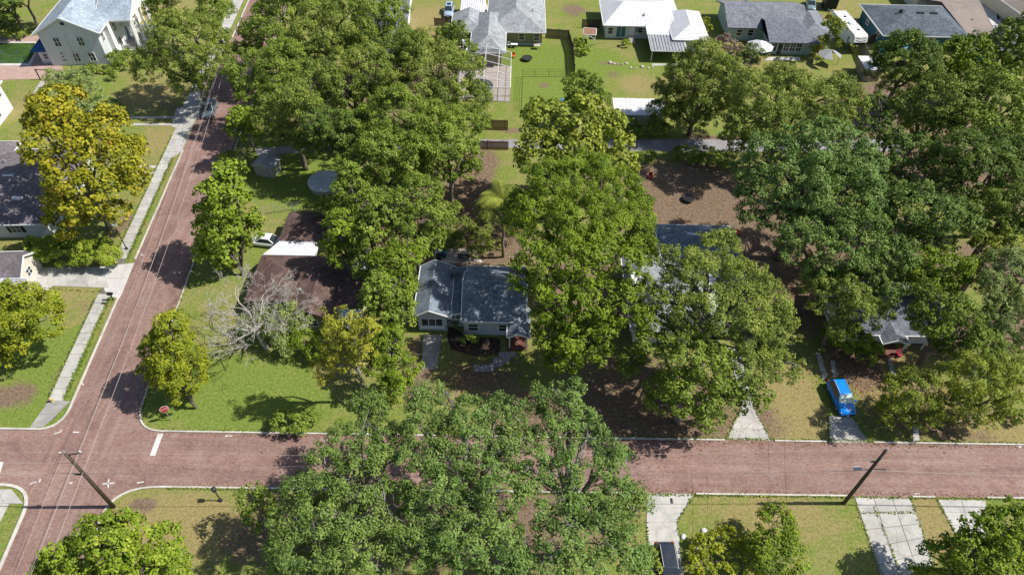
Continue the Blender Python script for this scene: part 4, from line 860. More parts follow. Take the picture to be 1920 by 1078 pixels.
def lob(px, py, rp, z, flat=.8, ry=1.0):
    c = G(px, py, z); r = rp*1.19*DEP(px, py, z)/F; rz = min(r*flat, z-.3) if z > .6 else r*flat
    return ((c.x, c.y, c.z), (r, r*ry, rz))
def tree(name, label, cat, mk, style, lobes, thick=.28, bark='bark', group=None, cover=1.0, vb=0.0, ragged=1.0, base=None, subs=4, fz0=.28):
    if thick > .08:
        pm = min(l[1] for l in lobes); sp = max(max(l[1] for l in lobes)-pm, 1); fz = fz0*min(1, 110/sp)*min(1, sp/40)
        lobes = [(l[0], l[1], l[2], min(l[3]*ZK(l[3]), 16.5)*(1-fz*((l[1]-pm)/sp)), .92) for l in lobes]
    Ls = [lob(*l) for l in lobes]; w_ = [l[1][0]**2 for l in Ls]; W_ = sum(w_)
    bx, by = (sum(l[0][i]*k for l, k in zip(Ls, w_))/W_ for i in (0, 1))
    if base: bx, by = G(*base)[:2]
    ztop = max(l[0][2]+l[1][2] for l in Ls); R = thing(name, label, cat, (bx, by, 0), 0, group)
    far = 1.0 if by < 75 else (1.2 if by < 100 else 1.4)
    me = crown(Ls, style, (bx, by, 0), far, cover, vb, ragged); me.materials.append(LM[mk]); o = part('crown', me, None, R); o['kind'] = 'stuff'
    if thick: skeleton(R, Ls, (bx, by), ztop, thick, bark, subs=subs)
    return R
def bush(name, label, mk, lobes, style='bush', cover=1.0, vb=0.0, cat='shrub', group=None, ragged=.6):
    return tree(name, label, cat, mk, style, lobes, .07, 'bark', group, cover, vb, ragged, subs=1)

# -- upper left
tree('oak_tree', 'dark tree in the far top left corner beyond the pool', 'tree', 'deep', 'round', [(-10, 15, 40, 5), (25, -25, 45, 6)], .3)
tree('oak_tree', 'pale leafy tree at the very top left edge', 'tree', 'pale', 'fine', [(5, -6, 26, 6), (60, -28, 30, 6)], .25)
tree('live_oak', 'broad olive-green live oak left of the road above the parked dark car', 'tree', 'olive', 'fine', [(345, 88, 55, 8), (300, 125, 42, 6.5), (380, 60, 42, 8), (395, 120, 40, 7), (325, 55, 34, 8), (350, 155, 30, 5), (408, 88, 26, 7)], .45, 'bark_pale')
tree('oak_tree', 'smaller oak right beside the colonial house porch at the top', 'tree', 'mid', 'fine', [(300, 14, 26, 5.5), (312, -10, 26, 6), (405, 20, 30, 7)], .25)
tree('thin_tree', 'sparse pale tree in front of the colonial house', 'tree', 'pale', 'loose', [(112, 158, 26, 3.6), (150, 150, 22, 3.4), (170, 172, 20, 3), (135, 190, 22, 3)], .12, 'bark_pale', cover=1.0)
bush('shrub', 'low grey-green shrubs between the thin tree and the yellow tree', 'pale', [(190, 192, 20, 1.4), (165, 208, 16, 1.3), (212, 198, 12, 1.1)])
tree('sycamore_tree', 'large golden yellow-brown tree beside the white bungalow', 'tree', 'yellow', 'big', [(112, 208, 46, 10.5), (200, 232, 36, 10), (120, 275, 62, 9.5), (205, 300, 58, 9.5), (238, 345, 34, 7.5), (165, 360, 62, 8), (130, 405, 40, 5.5), (75, 230, 26, 9), (215, 395, 30, 6)], .38, 'bark_pale', base=(205, 430), fz0=0.42)
hg = 'clipped hedge shrubs beside the wide driveway'
bush('hedge_shrub', 'leftmost rounded hedge shrub beside the wide driveway', 'bright', [(75, 466, 25, 2.0), (96, 472, 23, 1.9)], 'dense', 1.6, vb=.15, group=hg)
bush('hedge_shrub', 'middle rounded hedge shrub beside the wide driveway', 'bright', [(130, 474, 22, 1.9), (150, 472, 20, 1.9)], 'dense', 1.6, vb=.12, group=hg)
bush('hedge_shrub', 'rightmost rounded hedge shrub nearest the street lamp', 'bright', [(180, 470, 26, 2.1), (204, 478, 21, 1.8)], 'dense', 1.6, vb=.18, group=hg)
bush('hedge', 'low clipped green hedge against the white colonial house', 'mid', [(168, 128, 10, .7), (182, 129, 10, .7), (198, 128, 10, .7)])
bush('tropical_shrub', 'spiky leafy shrubs beside the colonial house porch', 'mid', [(218, 108, 14, 1.6), (240, 104, 13, 1.5), (262, 104, 12, 1.6), (214, 135, 9, 1.4), (225, 120, 10, 1.2)], 'loose', 1.6)
bush('tropical_shrub', 'dark shrubbery along the far side of the pool', 'olive', [(5, 62, 16, 1.3), (30, 64, 12, 1.0), (8, 40, 20, 2)])
tree('small_tree', 'light green tree overhanging the lower left lawn', 'tree', 'lime', 'round', [(55, 585, 48, 5), (20, 625, 46, 4.6), (90, 600, 34, 4.4), (10, 575, 44, 5), (15, 665, 26, 3)], .2, vb=-.12, cover=1.1, base=(20, 690), fz0=0.4)
tree('sweetgum_tree', 'upright bright green tree on the kerb of the left street', 'tree', 'bright', 'big', [(432, 332, 32, 8.5), (418, 375, 44, 8), (428, 425, 48, 6), (402, 465, 36, 4.5), (400, 400, 34, 6.5), (432, 478, 32, 2.9), (458, 430, 28, 4.6)], .26, cover=1.0, base=(457, 515), fz0=0.5)
tree('small_tree', 'small yellow-green tree on the kerb below the transformer pole', 'tree', 'bright', 'round', [(448, 222, 20, 6), (462, 250, 26, 4.2), (440, 245, 14, 5), (466, 215, 14, 5)], .16, base=(478, 285))
bush('flowering_shrub', 'reddish-tipped shrub at the street corner of the shed garden', 'gold', [(432, 300, 18, 1.5), (446, 318, 20, 1.5), (425, 318, 14, 1.3)], 'loose', 1.6)
# -- top centre oak wood
tw = 'oaks of the wood at the top centre'
def oak(label, lobes, mk='olive', style='fine', th=.42, bark='bark', g=tw, **k): return tree('live_oak', label, 'tree', mk, style, lobes, th, bark, g, **k)
oak('oak with pale bare boughs leaning over the road at the top', [(520, 20, 45, 9), (500, 70, 40, 9), (560, 5, 46, 9.5), (470, 60, 22, 7.5), (455, 95, 22, 7)], 'mid')
oak('tallest oak in the middle of the top wood', [(600, 55, 50, 11), (650, 30, 48, 11), (580, 100, 42, 10), (640, 90, 40, 10.5)])
oak('oak touching the white-guttered roof at the top', [(715, 30, 40, 10), (735, 70, 34, 9), (690, 75, 36, 9.5), (700, -5, 40, 10)], 'mid')
oak('dark oak overhanging the transformer pole', [(470, 130, 38, 8), (520, 150, 42, 8.5), (480, 180, 34, 7.5), (535, 110, 34, 9)], 'mid')
oak('shadowed oak with twisting bare limbs above the grey metal shed', [(520, 215, 38, 7), (560, 190, 42, 8), (575, 245, 38, 6.5), (530, 255, 26, 5)], 'olive', cover=.85)
oak('yellowish oak in the heart of the top wood', [(650, 150, 46, 9.5), (690, 130, 42, 9.5), (665, 190, 42, 9), (625, 185, 34, 8.5)])
oak('wide oak between the pool cage and the wood', [(800, 110, 48, 8.5), (850, 140, 50, 8.5), (780, 160, 46, 8.5), (830, 190, 48, 8), (880, 190, 40, 7.5)], 'olive')
oak('narrow oak crown rising beside the parked light blue car', [(838, 78, 26, 8), (862, 62, 20, 8.5), (880, 95, 18, 7)], 'mid', th=.25)
oak('oak in front of the wide oak, edging the alley', [(740, 215, 48, 8.5), (700, 240, 44, 8), (785, 235, 44, 8), (845, 240, 40, 7.5), (890, 235, 28, 7)], 'mid', 'fine')
oak('deep green oak shading the alley', [(600, 230, 34, 7.5), (580, 275, 28, 5.5), (650, 245, 40, 7.5), (610, 265, 34, 6.5), (660, 285, 34, 6.5)], 'deep')
oak('dark oak crown north of the round pool', [(700, 165, 40, 9), (600, 150, 34, 9), (560, 160, 34, 8.5), (740, 120, 44, 9), (760, 90, 34, 9)], 'deep')
# -- camphor trees behind the brown house
cg = 'bright camphor trees between the brown house and the blue-grey house'
def camph(label, lobes, **k): return tree('camphor_tree', label, 'tree', k.pop('mk', 'mid'), k.pop('style', 'round'), lobes, .36, 'bark', cg, **k)
camph('large camphor tree above the alley\'s near side', [(720, 285, 44, 8), (680, 310, 40, 7.5), (770, 290, 44, 8), (740, 335, 40, 8)])
camph('camphor tree next to the bare backyard soil', [(830, 275, 42, 7.5), (870, 290, 34, 7), (820, 320, 36, 7), (885, 320, 22, 5.5)])
camph('camphor tree overhanging the round backyard pool', [(655, 345, 34, 7), (685, 380, 34, 7), (640, 395, 28, 5.5), (615, 390, 22, 4.5)])
camph('round-headed camphor tree over the brown house rear wing', [(645, 430, 36, 6.5), (635, 470, 36, 6), (665, 458, 32, 6)], mk='bright', vb=-.1)
camph('tall camphor tree in the middle of the gap between houses', [(740, 390, 42, 8.5), (785, 360, 38, 8.5), (800, 405, 42, 8.5), (765, 440, 40, 8.5), (810, 445, 28, 7)])
camph('camphor tree crowding the blue-grey house roof', [(735, 490, 38, 7.5), (770, 480, 30, 7), (745, 530, 38, 7), (715, 515, 24, 5.5)], mk='bright', vb=-.15)
camph('camphor tree between the round-headed one and the tall one', [(690, 430, 34, 7.5), (705, 465, 34, 7), (700, 395, 30, 8), (680, 500, 26, 6)])
camph('camphor tree whose crown drops onto the white lean-to roof', [(715, 545, 34, 7), (700, 560, 26, 6), (750, 555, 30, 6.5)])
camph('lowest camphor tree beside the blue-grey bay window', [(735, 575, 36, 5.5), (715, 600, 30, 4.5), (752, 610, 24, 4)], mk='mid')
bush('shrub', 'bushy shrub at the edge of the sandy backyard', 'olive', [(845, 395, 22, 1.8), (830, 425, 20, 1.8), (865, 430, 20, 1.6), (850, 455, 16, 1.3), (900, 445, 16, 1.3), (915, 415, 18, 1.6), (960, 425, 20, 2.0), (895, 470, 14, 1.2), (925, 460, 14, 1.4)], 'fine')
# -- front garden of the brown house
tree('pine_tree', 'thin pine with open yellow-green tufts and bare trunk', 'pine', 'pine', 'needle', [(640, 605, 26, 10), (662, 640, 28, 9.5), (618, 635, 22, 9), (690, 615, 20, 10), (640, 672, 24, 8), (604, 694, 22, 7), (680, 665, 20, 8.5), (625, 655, 18, 8)], .2, 'bark_pale', cover=.8, base=(684, 755), ragged=2)
bush('shrub', 'glossy round shrub below the dead branches', 'bright', [(575, 640, 22, 2.2), (592, 655, 18, 1.8), (560, 625, 16, 2.4)], 'dense', vb=-.1)
bush('shrub', 'grey-green tangle around the foot of the dead tree', 'pale', [(540, 590, 28, 3.4), (520, 615, 26, 2.6), (495, 595, 22, 2.8), (560, 600, 22, 2.8), (470, 610, 20, 2), (535, 640, 22, 1.8)], 'loose', 1.3)
tree('leafy_tree', 'bright leafy tree between pine and driveway', 'tree', 'bright', 'dense', [(728, 650, 36, 4.5), (752, 690, 34, 4), (712, 690, 28, 4), (742, 730, 30, 3.5), (700, 640, 22, 4)], .2, vb=-.08)
tree('small_round_tree', 'round yellow-green tree at the corner by the stop sign', 'tree', 'lime', 'dense', [(312, 640, 38, 6.2), (325, 672, 52, 5), (300, 700, 34, 4), (350, 700, 36, 4), (320, 610, 24, 7), (345, 728, 30, 2.8), (290, 660, 30, 5)], .18, base=(367, 765), vb=-.08, fz0=0.5)
bush('roadside_shrub', 'low dark shrub on the verge beside the stop bar', 'mid', [(530, 790, 20, 1.3), (558, 792, 20, 1.3), (580, 785, 16, 1.2)])
# -- centre
tree('flowering_tree', 'tall yellow-green flowering tree over the alley fence', 'tree', 'gold', 'big', [(1030, 235, 46, 9), (1090, 225, 44, 9.5), (1140, 250, 44, 9), (1010, 285, 44, 8.5), (1075, 280, 50, 9.5), (1150, 300, 42, 8.5)], .35, 'bark_pale', cover=.9)
tree('camphor_tree', 'huge bright green tree in the centre behind the blue-grey house', 'tree', 'bright', 'fine', [(1030, 355, 52, 11), (1100, 340, 52, 11.5), (1160, 370, 48, 10.5), (1020, 420, 56, 11), (1090, 410, 60, 12), (1165, 430, 52, 10.5), (1190, 385, 34, 9.5), (980, 395, 36, 9.5), (1200, 455, 30, 9)], .55, vb=-.12, cover=1.15, fz0=0.12)
tree('camphor_tree', 'large green tree leaning over the right end of the blue-grey house', 'tree', 'bright', 'round', [(1015, 495, 46, 10), (1085, 490, 52, 10.5), (1150, 500, 50, 10), (1035, 560, 46, 8.5), (1100, 560, 50, 9), (1165, 560, 42, 8.5), (1080, 630, 44, 7), (1030, 625, 34, 6.5), (1125, 620, 34, 7), (1060, 670, 34, 5), (1190, 590, 34, 8), (985, 530, 30, 9), (1120, 655, 30, 5.5)], .5, vb=-.18, fz0=0.2)
tree('small_tree', 'dark rounded tree on the green lawn beside the long shed', 'tree', 'mid', 'dense', [(1085, 165, 28, 4.5), (1115, 180, 28, 4), (1080, 195, 24, 3.5), (1105, 155, 20, 4.6)], .2)
tree('palm_like', 'x', 'tree', 'palm', 'big', [(930, 340, 3, 6)], 0) if False else None
tree('live_oak', 'wide oak over the house and driveway right of centre', 'tree', 'olive', 'fine', [(1335, 475, 44, 9), (1300, 520, 50, 9.5), (1370, 530, 54, 9.5), (1430, 560, 46, 9), (1260, 570, 42, 8.5), (1330, 590, 54, 9), (1400, 610, 54, 8.5), (1455, 620, 38, 8), (1465, 680, 38, 7), (1410, 690, 44, 7), (1250, 495, 32, 8.5), (1215, 545, 34, 8), (1225, 600, 34, 7.5), (1270, 625, 34, 7.5), (1400, 565, 40, 9)], .6, 'bark_pale', cover=.92, vb=.02)
tree('live_oak', 'lower oak beside the narrowing driveway on the brick street', 'tree', 'mid', 'round', [(1290, 670, 44, 7), (1230, 640, 34, 6), (1340, 700, 46, 7), (1290, 735, 48, 6), (1370, 745, 36, 5.5), (1240, 720, 30, 4.5), (1320, 775, 34, 4.5), (1180, 680, 30, 4), (1235, 760, 26, 3.5), (1420, 740, 30, 6)], .4, 'bark_pale', cover=.85)
# -- right of centre, behind
oak('rounded oak overhanging the right end of the long shed', [(1290, 140, 40, 8.5), (1320, 112, 36, 8.9), (1262, 180, 38, 7), (1330, 165, 46, 8.5), (1372, 150, 38, 8.9), (1300, 212, 40, 7), (1240, 212, 26, 5), (1350, 205, 36, 7)], g=None, fz0=0.55)
bush('bare_shrub', 'pinkish-brown bare shrub in front of the mint house', 'brown', [(1358, 85, 20, 2.2), (1375, 95, 16, 2), (1390, 130, 14, 1.8)], 'loose', 1.2)
bush('yucca_clump', 'spiky grey-green clump before the white gazebo', 'pale', [(1405, 97, 18, 1.8), (1425, 100, 15, 1.5), (1395, 108, 14, 1.4)], 'fine', vb=-.35)
oak('olive oak nearest the mint house lawn', [(1420, 185, 46, 9.5), (1465, 160, 40, 9), (1400, 230, 42, 8.5), (1510, 190, 46, 9.5), (1450, 225, 48, 10), (1565, 180, 42, 9), (1380, 262, 28, 7), (1540, 225, 40, 9.5), (1605, 205, 24, 8)], 'olive', g=None, fz0=0.35)
oak('large grey-green oak right of the bare yard', [(1450, 300, 50, 10.5), (1520, 270, 56, 11), (1590, 290, 52, 10.5), (1440, 360, 50, 9.5), (1510, 345, 60, 11), (1590, 365, 56, 10.5), (1620, 320, 36, 9), (1560, 410, 50, 9.5), (1490, 415, 50, 8.5), (1415, 325, 34, 10), (1410, 375, 30, 9), (1425, 400, 34, 9)], 'oakblue', 'round', g=None, th=.55)
oak('darker oak below the large grey-green oak', [(1500, 460, 44, 7.5), (1560, 480, 50, 8), (1610, 440, 46, 8), (1530, 520, 40, 6.5), (1590, 530, 34, 6)], 'oak', 'round', g=None)
oak('small oak left of the low white house', [(1555, 575, 34, 5.5), (1600, 570, 36, 6), (1570, 610, 26, 4.5), (1640, 585, 30, 5.5), (1535, 545, 26, 5.5), (1590, 545, 30, 6)], 'olive', g=None, th=.3)
rg = 'trees of the wood on the right'
def rt(label, lobes, mk='mid', style='round', **k): k.setdefault('vb', -.14); return tree('broadleaf_tree', label, 'tree', mk, style, lobes, .4, 'bark', rg, **k)
rt('round dark tree against the dark teal house', [(1690, 100, 40, 7.5), (1670, 135, 38, 6.5), (1725, 120, 38, 7.5), (1700, 155, 40, 6.5)], 'deep', 'dense')
rt('bright green tree beside the small slate shed', [(1790, 105, 32, 7), (1825, 95, 30, 7), (1830, 130, 34, 7), (1770, 130, 26, 6)], 'bright', vb=-.2)
rt('tree at the right edge below the pale gabled house', [(1890, 85, 34, 8), (1925, 60, 34, 8), (1900, 130, 40, 8)], 'mid')
rt('olive tree in the upper right wood', [(1730, 200, 46, 8), (1690, 215, 36, 7), (1780, 190, 46, 8.5), (1750, 245, 44, 7.5)], 'olive')
rt('broad tree at the right edge of the upper wood', [(1850, 180, 48, 9), (1900, 200, 48, 9), (1830, 230, 44, 8.5), (1890, 260, 46, 8.5)], 'mid')
rt('shadowy tree between the oak and the right wood', [(1700, 285, 42, 7), (1680, 330, 38, 6.5), (1740, 320, 44, 7.5), (1670, 270, 24, 6)], 'oak')
rt('dense green tree in the middle of the right wood', [(1800, 295, 46, 9), (1860, 320, 46, 9), (1800, 350, 46, 8.5), (1900, 350, 40, 8.5)], 'deep')
rt('tree with a brown gap at the right edge', [(1880, 400, 44, 8), (1930, 380, 40, 8), (1850, 420, 40, 7.5)], 'mid')
rt('tree right of the darker oak', [(1710, 390, 46, 8), (1760, 410, 44, 8), (1690, 430, 38, 7), (1740, 455, 40, 6.5), (1805, 415, 34, 7.5)], 'oak')
rt('bright green tree in front of the right wood', [(1740, 505, 40, 6), (1790, 500, 38, 6), (1770, 535, 34, 5.5), (1720, 530, 26, 5)], 'bright')
rt('dark tree filling the gap below the right wood', [(1640, 500, 40, 7), (1680, 480, 36, 7), (1660, 545, 34, 6)], 'oak')
rt('broad dark tree over the bare lot of the right wood', [(1640, 200, 24, 6), (1650, 240, 30, 6.5), (1640, 385, 32, 8), (1660, 360, 30, 8)], 'deep')
rt('deep green tree at the right edge under the upper wood', [(1910, 300, 40, 8), (1850, 270, 36, 8), (1920, 440, 36, 7)], 'deep')
rt('yellow-leafed tree near the right edge', [(1850, 465, 28, 6), (1880, 455, 26, 6), (1820, 520, 26, 5.5)], 'gold')
rt('pale grey-green tree at the right edge', [(1905, 500, 40, 6.5), (1865, 500, 30, 6), (1870, 540, 44, 6), (1905, 590, 44, 5.5), (1900, 630, 30, 4.5), (1860, 600, 34, 5), (1915, 530, 34, 6)], 'pale', 'fine', vb=-.15)
rt('dark green tree over the low white house', [(1775, 590, 44, 7), (1810, 620, 38, 6), (1745, 610, 34, 6.5), (1790, 650, 34, 4.5), (1740, 560, 34, 7), (1725, 600, 28, 6), (1845, 640, 30, 5)], 'mid', 'round')
bush('shrub', 'bright shrub in front of the low white house', 'bright', [(1600, 642, 30, 2.4), (1625, 655, 26, 2), (1580, 636, 24, 2.2)], 'dense', vb=-.15)
bush('shrub', 'dense small shrub near the right edge verge', 'olive', [(1912, 782, 13, .9)])
yg = 'yellow-green verge trees at the right'
tree('verge_tree', 'smaller yellow-green verge tree nearest the blue car', 'tree', 'gold', 'fine', [(1705, 735, 42, 4.5), (1725, 775, 36, 3.6), (1680, 770, 34, 3.4), (1735, 725, 26, 4.4)], .2, 'bark_pale', yg, vb=-.12, fz0=0.5)
tree('verge_tree', 'larger yellow-green verge tree at the right edge', 'tree', 'gold', 'fine', [(1820, 715, 48, 5), (1865, 710, 44, 5), (1800, 760, 38, 4), (1850, 765, 36, 4), (1885, 740, 28, 4.5)], .22, 'bark_pale', yg, vb=-.05, fz0=0.5)
bush('shrub', 'straggly shrub right of the yellow-green verge trees', 'olive', [(1900, 668, 20, 1.6), (1860, 660, 20, 1.6), (1920, 700, 22, 1.8)], 'loose', 1.2)
# -- foreground
fg = 'great live oaks in the foreground'
def fo(label, lobes, mk='oak', **k): return tree('live_oak', label, 'tree', mk, 'fine', lobes, .55, 'bark_pale', fg, subs=5, ragged=1.9, **k)
fo('left foreground oak whose crown reaches across the brick street', [(610, 900, 60, 8), (680, 890, 58, 8.5), (568, 960, 56, 8), (640, 970, 70, 9.5), (720, 960, 62, 9.5), (590, 1040, 72, 9), (680, 1050, 72, 10), (552, 1040, 48, 7.5), (760, 1030, 60, 10), (640, 830, 40, 7), (700, 800, 42, 7), (690, 765, 30, 6.5), (735, 835, 38, 7.5)])
fo('middle foreground oak in front of the shaded driveway', [(800, 800, 44, 9), (870, 790, 50, 9), (800, 870, 52, 10), (880, 870, 58, 10.5), (950, 860, 50, 10), (830, 940, 56, 10.5), (910, 950, 62, 11), (930, 780, 42, 8.5), (800, 740, 28, 7.5), (850, 1030, 64, 11), (940, 1040, 64, 11), (965, 810, 34, 9)], 'oakblue')
fo('right foreground oak beside the flared driveway', [(1060, 760, 42, 8.5), (1100, 800, 36, 8), (1040, 820, 44, 9), (1010, 900, 50, 10), (1080, 900, 54, 10), (1140, 920, 48, 9), (1060, 980, 60, 10.5), (1140, 990, 54, 9.5), (1180, 950, 34, 8), (1020, 1050, 58, 11), (1110, 1060, 62, 10), (1180, 1040, 36, 8), (1150, 860, 30, 8.5), (1010, 755, 24, 7.5)], 'oakblue')
tree('leafy_tree', 'dense bright green tree at the bottom left corner', 'tree', 'bright', 'round', [(215, 1020, 52, 8), (285, 1040, 50, 7.5), (150, 1050, 54, 7.5), (230, 1080, 62, 8.5), (110, 1075, 44, 6.5), (320, 1075, 36, 6.5), (185, 1000, 34, 7)], .4, cover=1.15, fz0=0.4)
tree('leafy_tree', 'shrubby green tree right of the flowering border', 'tree', 'bright', 'dense', [(1455, 985, 32, 3.4), (1440, 1030, 36, 2.8), (1470, 1040, 30, 2.8), (1440, 980, 20, 2.6)], .08, vb=-.1)
bush('flowering_border', 'yellow-green flower border with coloured ornaments beside the black car', 'lime', [(1330, 1025, 26, 1.0), (1365, 1040, 30, 1.1), (1340, 1060, 34, 1.0), (1395, 1065, 28, 1.0), (1370, 1012, 20, .9), (1310, 1055, 20, .8), (1400, 1040, 22, .9)], 'bush', 1.0, ragged=1.5, vb=.1)
bush('shrub', 'rusty-leafed shrub on the left of the flared driveway', 'gold', [(1222, 1045, 14, 1), (1228, 1068, 16, 1)], vb=.1)
tree('small_oak', 'green oak in the bottom right corner', 'tree', 'bright', 'round', [(1860, 1000, 46, 6), (1900, 980, 40, 6), (1830, 1050, 50, 6), (1760, 1050, 34, 4.5), (1895, 1055, 50, 6), (1785, 1075, 34, 4.5), (1725, 1082, 24, 3.5), (1775, 1030, 22, 4.5)], .35, vb=-.1, fz0=0.4)
tree('leafy_tree', 'light-tipped sapling behind the left foreground oak', 'tree', 'mid', 'round', [(470, 930, 24, 4), (490, 960, 26, 4)], .12)
tree('ornamental_tree', 'leafy tree between the mint house and the camper', 'tree', 'gold', 'round', [(1560, 45, 16, 5), (1572, 60, 15, 4), (1560, 75, 13, 3)], .14, vb=-.2)
bush('rust_grass_clump', 'golden-brown tall plant at the corner of the mint house', 'yellow', [(1535, 75, 9, 2.2), (1532, 95, 11, 1.2)], 'loose', 1.4)
bush('shrub', 'lime green shrub beside the white metal roof', 'lime', [(1325, 42, 8, 1.6), (1330, 55, 8, 1.2)])
bush('shrub', 'weedy shrub by the dark board fence', 'bright', [(1095, 92, 12, .9), (1085, 78, 8, .8), (1175, 80, 7, .8)])
bush('shrub', 'vine thicket below the long white shed', 'mid', [(1180, 235, 16, 1.4), (1205, 240, 18, 1.5), (1235, 240, 18, 1.4)])
bush('shrub', 'dark hedge along the near side of the alley', 'mid', [(1290, 288, 22, 1), (1330, 292, 22, 1), (1360, 298, 20, 1), (1215, 292, 14, .7)])
bush('shrub', 'low ornamental shrub in front of the blue-grey house', 'mid', [(873, 634, 9, .7), (889, 634, 8, .6), (846, 606, 9, .8)])
bush('shrub', 'yellow-topped vine beside the round dark tree', 'lime', [(1672, 82, 12, 6.5), (1700, 72, 12, 7.5)], 'dense', vb=.2)

# dead tree: bleached, many-branched
def dead_tree(root, base, ht, spread, m, levels=4, lean=(0, 0)):
    tr = MB(); br = MB(); tp = Vector((lean[0], lean[1], ht*.28)); limb(tr, (0, 0, -.1), tp, .3, .24, .05, 8); part('trunk', tr, m, root, smooth=True)
    def rec(p, d, L, r, lv):
        r = max(r, .015); e = p+d*L; pts = limb(br, p, e, r, r*.6, .12, 5 if lv > 1 else 4, 4)
        if lv == 0: return
        for k in range(3):
            s = pts[random.choice((2, 3, 4))]; a = Vector((random.gauss(0, 1), random.gauss(0, 1), random.gauss(.25, .7))).normalized()
            rec(s, (d*.75+a*.75).normalized(), L*random.uniform(.5, .75), r*.5, lv-1)
    for k in range(9):
        a = 2*math.pi*k/9+random.uniform(-.3, .3); rec(tp, Vector((math.cos(a), math.sin(a)*1.1, random.uniform(.35, 1.1))).normalized(), spread*random.uniform(.34, .5), .10, levels)
    o = part('branches', br, m, root); o['kind'] = 'stuff'
b0 = G(502, 655); R = thing('dead_tree', 'bleached leafless tree spreading pale branches in front of the brown roof', 'tree', b0)
dead_tree(R, b0, 10.5, 7.6, M['dead'], 5, (-.6, .4))
b0 = G(1748, 190); R = thing('dead_snag', 'broken pale tree limb standing out of the wood below the dark teal house', 'tree', b0)
tr = MB(); limb(tr, (0, 0, 0), (.5, .5, 7), .3, .2, .06, 8); limb(tr, (.5, .5, 7), (1.2, 1, 10.5), .2, .12, .1, 7); part('trunk', tr, M['bark_pale'], R, smooth=True)
tr = MB(); limb(tr, (.5, .5, 7), (-1.0, .8, 8.6), .12, .04, .2, 6); limb(tr, (1.2, 1, 10.5), (.3, 1.2, 11.2), .12, .04, .2, 6); limb(tr, (.5, .4, 5.5), (2.2, .2, 7.6), .12, .04, .2, 6); part('branches', tr, M['bark_pale'], R, smooth=True)

# palm
def palm(label, px, py, ht, fl, n=22, lean=(0, 0)):
    b = G(px, py); R = thing('palm_tree', label, 'palm', b); tp = Vector((lean[0], lean[1], ht))
    tr = MB(); limb(tr, (0, 0, 0), tp, .2, .15, .03, 9, 7); part('trunk', tr, M['palmbark'], R, smooth=True)
    for k in range(n):
        a = 2*math.pi*k/n*1.618*1.9+k; el = random.uniform(-.25, .75) if k > 3 else random.uniform(.9, 1.3)
        d = Vector((math.cos(a), math.sin(a), 0)); rach = []; fm_P, fm_N, fm_v = [], [], []
        V = []; Fq = []
        for j in range(15):
            t = j/14; r = fl*t*(1-.18*t); z = math.sin(el)*fl*t-1.35*fl*.55*t*t; rach.append(tp+d*r*math.cos(el*.6)+Vector((0, 0, z)))
        pm = MB().tube(rach, [.035-.002*j for j in range(15)], 4)
        s = Vector((-d.y, d.x, 0))
        for j in range(2, 15):
            for q in (-1, 1):
                for h in (0, .5):
                    p = rach[j-1].lerp(rach[j], h); ln = 1.0*math.sin(math.pi*min(1, .15+.8*j/15))+.1; e = p+s*q*ln+d*.3*ln-Vector((0, 0, .28*ln)); wv = d*.075
                    pm.add([p-wv, p+wv, e], [(0, 1, 2)])
        o = part('frond', pm, LM['palm'], R); me = o.data; at = me.attributes.new('v', 'FLOAT', 'FACE'); vv = random.uniform(.2, .8); at.data.foreach_set('value', np.clip(rng.normal(vv, .12, len(me.polygons)), 0, 1).astype(np.float32))
palm('feathery palm behind the blue-grey house patio', 943, 482, 9.5, 4.6)


# ------------------------------------------------------------------ vehicles
def rrect(hw, zb, zt, rb=.12, rt=.16, tuck=0.06):
    """half-round cross-section: points (y, z) anticlockwise seen from the front"""
    return [(-hw+rb, zb), (hw-rb, zb), (hw, zb+rb), (hw+tuck*0, (zb+zt)/2), (hw-tuck*.3, zt-rt), (hw-rt-tuck, zt-.02), (0, zt+.02), (-hw+rt+tuck, zt-.02), (-hw+tuck*.3, zt-rt), (-hw, (zb+zt)/2), (-hw, zb+rb)]
def bev(o, w_):
    b_ = o.modifiers.new('soft_edges', 'BEVEL'); b_.width = w_; b_.segments = 3; b_.limit_method = 'ANGLE'; b_.angle_limit = .3
    o.data.polygons.foreach_set('use_smooth', [True]*len(o.data.polygons)); return o
def loft(secs):
    mb = MB(); k = len(secs[0][1]); vs = [(x, p[0], p[1]) for x, pr in secs for p in pr]
    fs = [(i*k+j, i*k+(j+1) % k, (i+1)*k+(j+1) % k, (i+1)*k+j) for i in range(len(secs)-1) for j in range(k)]
    fs = [tuple(reversed(f)) for f in fs]+[tuple(range(k)), tuple(reversed(range((len(secs)-1)*k, len(secs)*k)))]
    fs[-2] = tuple(range(k)); return mb.add(vs, fs)
